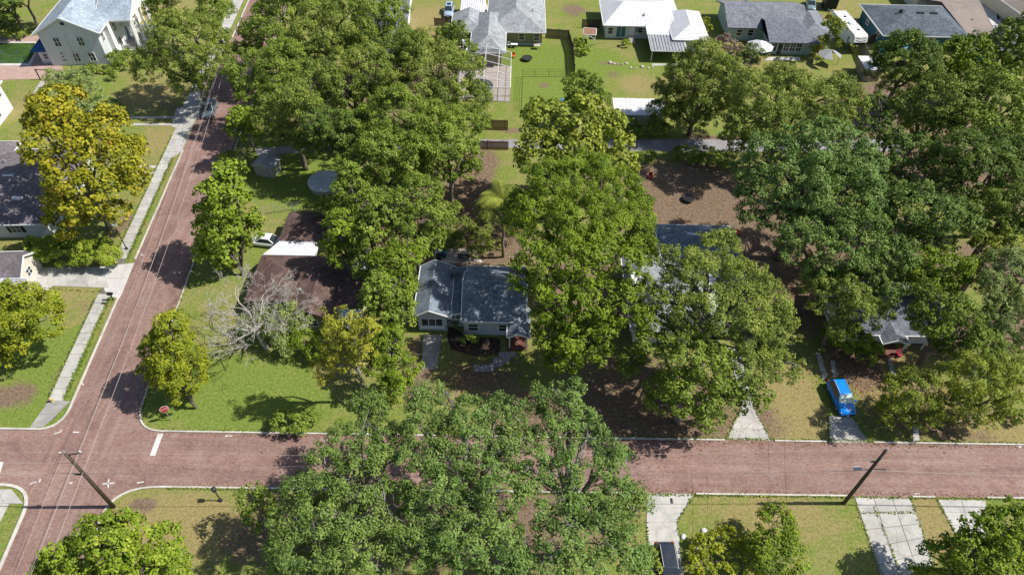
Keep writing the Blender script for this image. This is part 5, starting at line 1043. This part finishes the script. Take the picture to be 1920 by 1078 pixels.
def car(label, loc, rz, L, W, Hh, paint, kind='suv', cat='car', name='parked_car', shade=False, glassroof=False, rails=False):
    """x points to the bonnet"""
    R = thing(name, label, cat, loc, rz); hl = L/2; hw = W/2; g = .2; belt = Hh*.58 if kind != 'sedan' else Hh*.62
    hood = belt-.03 if kind == 'suv' else belt-.08; P_ = M[paint]
    rear = belt if kind == 'suv' else belt-.03
    body = loft([(-hl, rrect(hw*.86, g+.22, rear-.22)), (-hl+.12, rrect(hw*.95, g+.05, rear-.06)), (-hl+.5, rrect(hw, g, rear)), (-.2, rrect(hw, g-.02, belt)), (hl*.36, rrect(hw, g-.02, belt-.01)), (hl*.62, rrect(hw*.985, g, hood-.05)), (hl-.32, rrect(hw*.95, g+.03, hood-.13)), (hl-.12, rrect(hw*.90, g+.06, hood-.20)), (hl-.02, rrect(hw*.80, g+.10, hood-.32)), (hl+.02, rrect(hw*.66, g+.16, hood-.40))])
    b = part('body', body, P_, R, smooth=True)
    if kind == 'suv': x0, x1, x2, x3 = -hl+.18, -hl+.55, hl*.16, hl*.47
    else: x0, x1, x2, x3 = -hl+.55, -hl+1.25, hl*.10, hl*.46
    bw, tw_ = hw-.13, hw-.30; z0, z1 = belt-.05, Hh
    low = [(x0, -bw, z0), (x3, -bw, z0), (x3, bw, z0), (x0, bw, z0)]; top = [(x1, -tw_, z1-.05), (x2, -tw_, z1-.05), (x2, tw_, z1-.05), (x1, tw_, z1-.05)]
    cab = MB().add(low+top, [(0, 1, 5, 4), (1, 2, 6, 5), (2, 3, 7, 6), (3, 0, 4, 7), (4, 5, 6, 7)]); bev(part('cabin', cab, P_, R), .07)
    xm = (x1+x2)/2
    rp = [(x1-.04, -tw_-.02), (x2+.04, -tw_-.02), (x2+.04, tw_+.02), (x1-.04, tw_+.02)]
    rf = MB().add([(a, c_, z1-.05) for a, c_ in rp]+[(xm+(a-xm)*.9, c_*.86, z1+.01) for a, c_ in rp], [(0, 1, 5, 4), (1, 2, 6, 5), (2, 3, 7, 6), (3, 0, 4, 7), (4, 5, 6, 7)])
    r_ = bev(part('roof', rf, P_, R), .05)
    if glassroof: part('sunroof', MB().box(x1+.75, x2-.25, -tw_*.6, tw_*.6, z1, z1+.02), M['glass'], r_)
    def pane(name, ids, m, ins=.1, off=.012):
        q = [Vector((low+top)[i]) for i in ids]; c_ = sum(q, Vector())/4; n = (q[1]-q[0]).cross(q[3]-q[0]).normalized()
        if n.dot(c_-Vector((xm, 0, (z0+z1)/2))) < 0: n = -n
        w_ = [c_+(p-c_)*(1-ins)+n*off for p in q]; w2 = [p-n*.05 for p in w_]
        part(name, MB().add(w_+w2, [(0, 1, 2, 3), (7, 6, 5, 4), (0, 4, 5, 1), (1, 5, 6, 2), (2, 6, 7, 3), (3, 7, 4, 0)]), m, R)
    pane('windshield', (1, 2, 6, 5), M['glass_pale'] if shade else M['glass'], .08)
    pane('rear_window', (3, 0, 4, 7), M['glass'], .14); pane('side_window', (0, 1, 5, 4), M['glass'], .12); pane('side_window', (2, 3, 7, 6), M['glass'], .12)
    for sx in (-1, 1):
        for sy_ in (-1, 1):
            x = sx*L*.295; y = sy_*(hw-.12); wh = MB().tube([(x, y-.11, .33), (x, y+.11, .33)], .33, 16); o = part('wheel', wh, M['tyre'], R)
            part('rim', MB().tube([(x, y+sy_*.09, .33), (x, y+sy_*.125, .33)], .2, 10), M['steel'], o)
    for sy_ in (-1, 1):
        y = sy_*(hw-.32)
        part('headlight', MB().box(hl-.30, hl-.10, y-.17, y+.17, hood-.40, hood-.25), M['lamp_clear'], R); part('tail_light', MB().box(-hl-.0, -hl+.2, y-.02 if sy_ > 0 else y-.18, y+.18 if sy_ > 0 else y+.02, rear-.38, rear-.14), M['lamp_red'], R)
        my = sy_*(hw+.02); part('side_mirror', MB().box(x3-.28, x3-.1, min(my, my+sy_*.2), max(my, my+sy_*.2), belt-.02, belt+.14), P_, R)
        if rails: part('roof_rail', MB().bar((x1+.1, sy_*(tw_-.05), z1+.04), (x2-.1, sy_*(tw_-.05), z1+.04), .05), M['steel'], R)
    part('bumper', MB().box(hl-.1, hl+.03, -hw*.66, hw*.66, g+.02, g+.16).box(-hl-.03, -hl+.1, -hw*.7, hw*.7, g+.02, g+.2), M['black'], R)['kind'] = 'stuff'
    part('number_plate', MB().box(hl+.03, hl+.05, -.16, .16, g+.06, g+.18), M['white'], R)
    return R
c0 = G(1574, 752); car('bright blue compact SUV with pale sunshade on a two-track driveway', (c0.x+.05, c0.y+.15), -90+3, 4.35, 1.95, 1.62, 'c_blue', shade=True, rails=True)
c0 = G(1256, 1085); car('black SUV with roof rails at the bottom edge of the flared driveway', (14.5, 23.95), -90+2, 4.8, 1.98, 1.75, 'c_black', glassroof=True, rails=True)
c0 = G(391, 208); car('dark grey hatchback parked in tree shade on the left brick street', (-49.75, 96.6), -90+5, 4.5, 1.9, 1.6, 'c_grey')
car('white sedan half beneath the white carport roof', (-32.7, 65.75), 180-8, 4.5, 1.8, 1.42, 'c_white', kind='sedan')
car('light blue SUV on the lawn at the top edge beside the ribbed carport', (-13.8, 134.2), -90, 4.6, 1.9, 1.7, 'c_sky', glassroof=True)
car('grey-green car parked above the mint house', (60.6, 140.6), -90-12, 4.6, 1.85, 1.55, 'c_teal')
R = thing('black_trailer', 'black enclosed trailer beside the grey-green car at the top', 'trailer', (64.4, 140.8), -10)
part('box', MB().box(-1.2, 1.2, -2, 2, .55, 2.5), M['black'], R); part('roof_trim', MB().box(-1.24, 1.24, -2.04, 2.04, 2.5, 2.58), M['c_grey'], R)
for sx in (-1, 1):
    for y_ in (-.5, .5): part('wheel', MB().tube([(sx*1.22-.1, y_, .36), (sx*1.22+.1, y_, .36)], .36, 14), M['tyre'], R)
part('hitch', MB().bar((-.6, -2, .5), (0, -3, .5), .1).bar((.6, -2, .5), (0, -3, .5), .1), M['steel'], R)
# fifth-wheel camper
R = thing('camper_trailer', 'white fifth-wheel camper with dark striped nose behind the ornamental tree', 'camper', (63.0, 126.6), 5)
prof = [(-4.9, .9), (3.4, .9), (3.4, 1.7), (5.6, 1.75), (5.9, 2.3), (5.5, 3.3), (5.0, 3.5), (-4.8, 3.45), (-4.9, 3.3)]
pr = lambda sc_: [(sc_*1.25, -a, b) for a, b in prof]; k = len(prof)
part('body', MB().add(pr(-1)+pr(1), [tuple(range(k)), tuple(range(2*k-1, k-1, -1))]+[(i, k+i, k+(i+1) % k, (i+1) % k) for i in range(k)]), M['white'], R)
part('nose_cap', MB().add([(-1.26, -3.45, 1.68), (1.26, -3.45, 1.68), (1.2, -5.65, 1.73), (-1.2, -5.65, 1.73), (-1.26, -3.45, 2.4), (1.26, -3.45, 2.4), (1.22, -5.96, 2.36), (-1.22, -5.96, 2.36)], [(3, 2, 1, 0), (4, 5, 6, 7), (0, 1, 5, 4), (1, 2, 6, 5), (2, 3, 7, 6), (3, 0, 4, 7)]), M['c_black'], R)
for a, b in ((2.62, 2.5), (3.0, 2.9)): part('stripe', MB().add([(-1.0, -5.93+(a-2.3)*.42, a), (0, -5.98+(a-2.3)*.42, a-.22), (1.0, -5.93+(a-2.3)*.42, a), (1.0, -5.93+(a-2.3)*.42, a+.14), (0, -5.98+(a-2.3)*.42, a-.08), (-1.0, -5.93+(a-2.3)*.42, a+.14)], [(0, 1, 4, 5), (1, 2, 3, 4)]), M['c_black'], R)
part('air_conditioner', MB().box(-.4, .4, -1.2, -.1, 3.46, 3.72), M['white'], R); vents(R, [(0, 2.2, 3.5), (.3, -3.2, 3.5)], 'black', (.4, .4, .12)); part('slide_out', MB().box(1.24, 1.8, -2, 1.4, 1.2, 2.9), M['white'], R)
for y_ in (1.6, 2.5):
    for sx in (-1, 1): part('wheel', MB().tube([(sx*1.1-.1, y_, .4), (sx*1.1+.1, y_, .4)], .4, 14), M['tyre'], R)
for sx in (-1, 1): part('landing_leg', MB().box(sx*.9-.05, sx*.9+.05, -3.4, -3.3, 0, .92), M['steel'], R)

# ------------------------------------------------------------------ poles and wires
def pole(label, b, ht, arms, tf=None, lean=(0, 0)):
    R = thing('utility_pole', label, 'utility pole', b); tp = Vector((lean[0], lean[1], ht))
    part('post', MB().tube([(0, 0, -.1), tp*.5, tp], [.19, .16, .13], 12), M['pole'], R, smooth=True)
    for z, a, ln in arms:
        u = Vector((math.cos(a), math.sin(a), 0)); c_ = tp*(z/ht)
        o = part('crossarm', MB().bar(c_-u*ln*.12, c_+u*ln, .1, .12), M['pole'], R)
        part('insulator', MB().tube([c_+u*ln*.95+Vector((0, 0, .05)), c_+u*ln*.95+Vector((0, 0, .3))], [.07, .05], 8), M['white'], o)
    part('insulator', MB().tube([tp, tp+Vector((0, 0, .32))], [.07, .05], 8), M['steel'], R)
    if tf:
        part('transformer', MB().tube([tp*.82+Vector((.4, 0, -.5)), tp*.82+Vector((.4, 0, .45))], .3, 14).box(.1, .35, -.1, .1, ht*.82-.1, ht*.82+.1), M['steel'], R)
    return R
p1 = G(213, 950); p2 = G(1582, 943); p3 = G(445, 190)
pole('utility pole with long shadow at the lower left street corner', p1, 10.0, [(9.7, 0.2, 1.2), (6.3, math.pi, .9)]); pole('utility pole leaning over the brick street at the lower right', p2, 10.0, [(8.0, math.pi, .6)])
pole('utility pole with grey transformer among the oaks at the top left', p3, 10.3, [(10.0, 2.8, 1.0)], tf=True)
for z, dx in ((8.0, -.9), (6.3, -1.0), (6.2, 1.1)):
    pass
def lamp_arm(Rt, z, s):
    part('street_light', MB().tube([(0, 0, z), (s*1.0, 0, z+.15)], .04, 6).box(min(s*.9, s*1.6), max(s*.9, s*1.6), -.16, .16, z+.08, z+.22), M['steel'], Rt)
for o in [q for q in COL.objects if q.name == 'utility_pole.001']: lamp_arm(o, 6.6, -1.0)
for o in [q for q in COL.objects if q.name == 'utility_pole.001']:
    part('splice_case', MB().tube([(.5, .15, 6.35), (1.5, .15, 6.35)], .09, 8), M['black'], o)
def wire(name, label, a, b, sag, r=.022, m='wire'):
    a = Vector(a); b = Vector(b); n = 24; o0 = a.copy()
    pts = [a.lerp(b, k/n)-Vector((0, 0, sag*4*(k/n)*(1-k/n)))-o0 for k in range(n+1)]
    o = part(name, MB().tube(pts, r, 5, False), M[m], None); o.location = o0; tag(o, label, 'power line')
def T_(p, z, dx=0, dy=0): return (p.x+dx, p.y+dy, z)
L1 = (-120, p1.y+.3, 0)
for q, z, dx, r in (('top', 10.2, 0, .010), ('middle', 8.3, .15, .013), ('lower', 6.5, .15, .02)):
    wire('power_line', q+' cable strung between the two street-side utility poles', T_(p1, z, dx), T_(p2, z, dx), .9, r)
    wire('power_line', q+' cable running off the right edge from the lower right pole', T_(p2, z, dx), (95, p2.y+.2, z), .8, r)
    wire('power_line', q+' cable running off the left edge from the corner pole', T_(p1, z, -dx), (-95, p1.y, z), .6, r)
for q, z, dx, r in (('topmost', 10.2, .0, .010), ('outer', 9.9, 1.1, .010), ('middle', 8.2, -.1, .015), ('lowest', 6.8, .1, .02)):
    wire('power_line', q+' cable along the left brick street to the transformer pole', T_(p1, z, dx), T_(p3, z, dx*.6), 1.1, r)
    wire('power_line', q+' cable crossing the bottom left corner of the brick street', T_(p1, z, dx), (p1.x+3.5, -15, z), .6, r)
for k, (x_, l_) in enumerate(((1450, 'left'), (1480, 'right'))):
    e = G(x_, 1100, 6); wire('service_drop', l_+' thin dark service wire crossing the right part of the street', (G(x_-10, 800, 7).x, G(x_-10, 800, 7).y, 7), (e.x, e.y, 7), .5, .012, 'darkmetal')
def lamp_post(label, b, ht, head='white'):
    R = thing('lamp_post', label, 'street lamp', b)
    part('post', MB().tube([(0, 0, 0), (0, 0, .3), (0, 0, .32), (0, 0, ht)], [.16, .13, .065, .05], 10), M['darkmetal'], R)
    part('lantern', MB().tube([(0, 0, ht), (0, 0, ht+.1), (0, 0, ht+.5), (0, 0, ht+.62)], [.09, .2, .24, .05], 10), M[head], R); part('base_plate', MB().disc((0, 0), .2, 0, .07, 12), M['darkmetal'], R)
lamp_post('dark lamp post with white globe beside the rightmost hedge shrub', G(238, 467), 3.8); lamp_post('dark lamp post on the lawn left of the foreground oaks', G(414, 938), 1.9, 'darkmetal')
R = thing('mailbox', 'black mailbox on a post beside the left kerb', 'mailbox', G(213, 563))
part('post', MB().box(-.05, .05, -.05, .05, 0, 1.05), M['black'], R); part('box', MB().tube([(-.3, 0, 1.2), (.3, 0, 1.2)], .17, 10).box(-.3, .3, -.17, .17, 1.03, 1.2), M['black'], R)
struct('manhole_plate', MB().box(*[v for v in (G(192, 566).x, G(200, 572).x, G(192, 571).y, G(192, 567).y)], .05, .066), M['darkmetal'], 'small dark utility cover in the sidewalk')
struct('utility_cover', MB().box(G(1256, 934).x, G(1262, 944).x, G(1262, 944).y, G(1256, 934).y, .05, .072), M['darkmetal'], 'dark utility cover in the flared driveway')
struct('storm_grate', MB().box(G(259, 437).x, G(265, 440).x, G(262, 440).y, G(262, 436).y, .05, .07), M['darkmetal'], 'little dark cover in the upper sidewalk')
# stop sign with its word
R = thing('stop_sign', 'red octagonal stop sign on a steel post at the street corner', 'road sign', G(321, 788), 30)
part('post', MB().box(-.03, .03, .02, .07, 0, 2.5), M['steel'], R)
oc = [(.48*math.cos(math.pi/8+k*math.pi/4), .48*math.sin(math.pi/8+k*math.pi/4)) for k in range(8)]
def octo(sc_, y0_, y1_, zc=2.1): 
    v_ = [(a*sc_, y, zc+b*sc_) for y in (y0_, y1_) for a, b in oc]; return MB().add(v_, [tuple(range(8)), tuple(range(15, 7, -1))]+[(i, 8+i, 8+(i+1) % 8, (i+1) % 8) for i in range(8)])
pl = part('plate', octo(1.0, -.012, .012), M['white'], R); part('face', octo(.93, -.018, -.012), M['red'], R)
tc_ = bpy.data.curves.new('lettering', 'FONT'); tc_.body = 'STOP'; tc_.size = .38; tc_.align_x = 'CENTER'; tc_.align_y = 'CENTER'; tc_.extrude = .002
tmp_ = bpy.data.objects.new('t', tc_); COL.objects.link(tmp_); lm_ = bpy.data.meshes.new_from_object(tmp_.evaluated_get(bpy.context.evaluated_depsgraph_get())); bpy.data.objects.remove(tmp_); lm_.materials.clear(); lm_.materials.append(M['white'])
to = link(bpy.data.objects.new('lettering', lm_), pl); to.location = (0, -.022, 2.1); to.rotation_euler = (math.pi/2, 0, 0)
# hydrant and small yard things
R = thing('fire_hydrant', 'small pale yellow hydrant on the grass beside the sidewalk', 'hydrant', G(99, 753))
part('barrel', MB().tube([(0, 0, 0), (0, 0, .5), (0, 0, .62), (0, 0, .72)], [.13, .13, .16, .05], 12), M['yellow'], R); part('nozzle', MB().tube([(-.24, 0, .42), (.24, 0, .42)], .07, 8), M['yellow'], R)
def bin_(label, b, m, rz=0):
    R = thing('wheeled_bin', label, 'bin', b, rz); part('tub', MB().add([(-.25, -.3, .08), (.25, -.3, .08), (.25, .3, .08), (-.25, .3, .08), (-.3, -.36, 1.0), (.3, -.36, 1.0), (.3, .36, 1.0), (-.3, .36, 1.0)], [(3, 2, 1, 0), (4, 5, 6, 7), (0, 1, 5, 4), (1, 2, 6, 5), (2, 3, 7, 6), (3, 0, 4, 7)]), M[m], R)
    part('lid', MB().box(-.33, .33, -.4, .42, 1.0, 1.07), M[m], R)
    for sx in (-1, 1): part('wheel', MB().tube([(sx*.26-.03, .28, .12), (sx*.26+.03, .28, .12)], .12, 10), M['tyre'], R)
bin_('black wheeled bin at the back corner of the blue-grey house', G(823, 490), 'black'); bin_('teal wheeled bin behind the black bin', G(832, 482), 'tealbin')
bin_('blue bin half hidden beside the rounded tree on the green lawn', G(1053, 198), 'bluebin')
def table(label, b, m, rz=0, w_=1.5, d_=.8, name='garden_table'):
    R = thing(name, label, 'table', b, rz); part('top', MB().box(-w_/2, w_/2, -d_/2, d_/2, .68, .73), M[m], R)
    for sx in (-1, 1):
        for q in (-1, 1): part('leg', MB().box(sx*(w_/2-.1)-.03, sx*(w_/2-.1)+.03, q*(d_/2-.1)-.03, q*(d_/2-.1)+.03, 0, .68), M[m], R)
table('white table against the khaki house wall', G(964, 90), 'white', 0, 1.3, .7); table('dark garden table on the pale patio of the blue-grey house', G(870, 488), 'darkmetal')
table('pale round-edged bench table on the bright green lawn', G(1007, 92), 'rock', 0, 1.2, .8)
def firepit(label, b, r, m):
    R = thing('fire_pit', label, 'fire pit', b); part('bowl', MB().tube([(0, 0, 0), (0, 0, .1), (0, 0, .45)], [r*.6, r*.8, r], 16), M[m], R); part('rim', MB().tube([(r*math.cos(k*math.pi/8), r*math.sin(k*math.pi/8), .46) for k in range(17)], .05, 6), M['darkmetal'], R)
firepit('round dark fire pit on the bright green lawn', G(988, 113), .95, 'darkmetal'); firepit('round dark tub in the bare shaded yard', G(1290, 376), .85, 'black')
R = thing('potting_shelter', 'rusty-roofed little shelter with white arched frame beside the dark fence', 'shelter', (12.4, 122.6), -5)
roof(R, shed(0, 2.3, 0, 2.2, 1.9, 1.9, 2.1, 2.1), M['straw'], .06, 'white', ribs=(0, .3, .06, .05))
for x in (.1, 2.2):
    for y_ in (.1, 2.1): part('post', MB().tube([(x, y_, 0), (x, y_, 1.95)], .05, 6), M['white'], R)
part('arch', MB().tube([(2.2*k/8, -.3, 1.0+.7*math.sin(math.pi*k/8)) for k in range(9)], .05, 6), M['white'], R)
def gazebo(name, label, b, r, h, m, n=8, gaps=False, rz=0):
    R = thing(name, label, 'gazebo', b, rz); ap = (0, 0, h+r*.45)
    for k in range(n):
        a, c_ = 2*math.pi*k/n, 2*math.pi*(k+1)/n
        if gaps and k in (1, 6): continue
        p = [(r*math.cos(a), r*math.sin(a), h), (r*math.cos(c_), r*math.sin(c_), h), ap]
        part('roof_panel', MB().slab([p], .04), M[m], R)
        if k % 2 == 0: part('post', MB().tube([(r*.93*math.cos(a), r*.93*math.sin(a), 0), (r*.93*math.cos(a), r*.93*math.sin(a), h)], .05, 6), M['steel'], R)
gazebo('gazebo', 'white eight-sided gazebo roof next to the mint house', (44.4, 118.6), 2.5, 2.3, 'metal_white'); gazebo('torn_gazebo', 'tattered grey gazebo canopy below the camper', (56.7, 116.6), 2.1, 2.0, 'canopy_grey', gaps=True)
R = thing('blue_tarpaulin', 'bright blue tarpaulin hung in the round dark tree by the teal house', 'tarpaulin', G(1655, 108, 4.6))
tb = MB()
for k, (x, y_, w_, z) in enumerate(((0, 0, 1.5, .6), (3.4, .6, 1.6, .9), (1.7, .2, .9, 1.0))): tb.add([(x-w_/2, y_, z), (x+w_/2, y_+.2, z+.1), (x+w_/2+.2, y_+1.2, z+.9), (x-w_/2+.1, y_+1.0, z+.8), (x-w_/2, y_, z-.03), (x+w_/2, y_+.2, z+.07), (x+w_/2+.2, y_+1.2, z+.87), (x-w_/2+.1, y_+1.0, z+.77)], [(0, 1, 2, 3), (7, 6, 5, 4), (0, 4, 5, 1), (1, 5, 6, 2), (2, 6, 7, 3), (3, 7, 4, 0)])
part('sheet', tb, M['tarp'], R)['kind'] = 'stuff'
def chair(label, b, m, rz=0):
    R = thing('garden_chair', label, 'chair', b, rz); part('seat', MB().box(-.27, .27, -.27, .27, .4, .46), M[m], R); part('backrest', MB().box(-.27, .27, .24, .3, .46, 1.0), M[m], R)
    for sx in (-1, 1):
        for q in (-1, 1): part('leg', MB().box(sx*.23-.03, sx*.23+.03, q*.23-.03, q*.23+.03, 0, .4), M[m], R)
chair('red garden chair beside the dark front steps of the low white house', G(1683, 668), 'redobj', 30); chair('red garden chair under the trees in the shaded back yard', G(1219, 335), 'redobj')
chair('red chair on the bare soil right of the hip-roofed house', G(1384, 440), 'redobj', 60); chair('orange chair at the left edge of the green lawn', G(963, 109), 'orange')
chair('white chair beside the screen enclosure door', G(954, 88), 'white')
ORD = ['first', 'second', 'third', 'fourth', 'fifth', 'sixth', 'seventh', 'eighth', 'ninth', 'tenth']
def rocks(name, label, spots, m='rock', s=.35):
    for k, (x, y_) in enumerate(sorted(spots)):
        x += random.uniform(-3, 3); y_ += random.uniform(-2, 2)
        b = G(x, y_); r = s*random.uniform(.6, 1.2); mb = MB(); v_ = []
        bm = MB().tube([(0, 0, -.05), (0, 0, r*.3), (0, 0, r*.6), (0, 0, r*.72)], [r*.8, r, r*.7, r*.2], 7); o = part(name, bm, M[m], None); o.location = b; o.rotation_euler = (0, 0, random.random()*6); o.scale = (1, random.uniform(.6, 1), 1)
        tag(o, ORD[k]+' from the left: '+label, 'rock', label)
rocks('bed_stone', 'pale stone in the loose edging row below the white-roofed house', [(1146, 118), (1152, 121), (1160, 119), (1168, 122), (1176, 119), (1184, 127), (1194, 128), (1204, 128), (1214, 127), (1222, 126)])
rocks('garden_ornament', 'small coloured ornament in the flower border beside the black car', [(1283, 1005), (1322, 996), (1347, 1006), (1311, 1029), (1312, 1033)], 'lamp_clear', .28)
R = thing('garden_gate', 'white garden gate frame below the green pool terrace', 'gate', G(76, 150))
for x in (0, 1.9): part('post', MB().box(x-.07, x+.07, -.07, .07, 0, 1.9), M['darkmetal'], R)
part('top_rail', MB().box(-.1, 2.0, -.05, .05, 1.85, 1.95), M['darkmetal'], R)

# ------------------------------------------------------------------ weeds and fallen leaves
def scatter(name, label, P_, mk, L, zt, up=.35):
    n = len(P_); N = rng.normal(size=(n, 3))*up+np.array([0, 0, 1]); N /= np.linalg.norm(N, axis=1)[:, None]
    Q = np.column_stack([P_, rng.uniform(zt[0], zt[1], n)]); me = leaf_mesh(name, Q, N, L*rng.uniform(.5, 1.5, n), .6, rng.uniform(0, 1, n)); me.materials.append(LM[mk] if mk in LM else M[mk])
    o = part(name, me, None); o['kind'] = 'stuff'; o['label'] = label
def along(pts, n, spread):
    pts = np.array([tuple(p)[:2] for p in pts], float); d = np.linalg.norm(np.diff(pts, axis=0), axis=1); c = np.concatenate([[0], np.cumsum(d)]); t = rng.uniform(0, c[-1], n)
    k = np.clip(np.searchsorted(c, t)-1, 0, len(d)-1); f = (t-c[k])/d[k]; base = pts[k]*(1-f)[:, None]+pts[k+1]*f[:, None]; cl = rng.normal(size=(n, 2))*spread
    return base+cl
LM['litter'] = leafmat('fallen_leaves', [(0, (.10, .05, .03)), (.5, (.25, .14, .08)), (1, (.40, .27, .14))], .05)
weeds = [along([(x, yN(x)+.15) for x in (-36, 0, 60)], 2600, .07), along([(x, yS(x)-.15) for x in (-33, 0, 60)], 2600, .07), along([(xL(y)-1.0, y) for y in (41, 55.5)], 1500, .12), along([(xL(y)-1.0, y) for y in (62, 84)], 1500, .12),
         along([(xL(y)-2.75, y) for y in (41, 55.5)], 700, .06), along([(xL(y)-2.75, y) for y in (62, 90)], 900, .06), along([(xR(y)+.12, y) for y in (40, 90)], 1800, .08)]
for a, b in [((1600, 930), (1656, 1085)), ((1707, 933), (1750, 1060)), ((1637, 948), (1690, 1076)), ((1614, 961), (1719, 962)), ((1213, 980), (1220, 1078)), ((1270, 978), (1284, 1078)), ((1302, 926), (1270, 978)), ((1757, 936), (1800, 1015)), ((1553, 780), (1555, 829)), ((1598, 780), (1630, 830)), ((1362, 824), (1390, 764)), ((1446, 826), (1413, 764)), ((52, 560), (75, 540)), ((75, 540), (195, 548)), ((792, 628), (790, 692)), ((830, 628), (822, 692))]:
    weeds.append(along([G(*a), G(*b)], 110, .06))
scatter('weeds', 'weeds and ragged grass along kerbs and slab edges', np.concatenate(weeds), 'mid', .16, (.05, .16), .8)
fall = [along([(x, yN(x)-.25) for x in (-36, 60)], 1500, .16), along([(x, yS(x)+.25) for x in (-33, 60)], 1200, .16), along([(xR(y)-.3, y) for y in (40, 120)], 2500, .3)]
for px, py, rx, ry, n in [(900, 690, 90, 50, 3500), (1290, 350, 110, 70, 2600), (1180, 780, 200, 50, 4000), (880, 390, 60, 90, 3000), (1600, 690, 80, 50, 2500), (1500, 560, 60, 90, 2500), (1380, 800, 60, 30, 120), (850, 870, 350, 60, 1800), (400, 150, 40, 90, 1500), (1700, 770, 120, 50, 2500), (600, 980, 150, 90, 2500), (870, 550, 90, 50, 0)]:
    c = G(px, py); d = DEP(px, py)/F
    if n: fall.append(np.column_stack([c.x+rng.normal(size=n)*rx*d*.6, c.y+rng.normal(size=n)*ry*d*.75]))
scatter('leaf_litter', 'brown fallen leaves on yards, gutters and bricks', np.concatenate(fall), 'litter', .14, (.03, .075), .25)
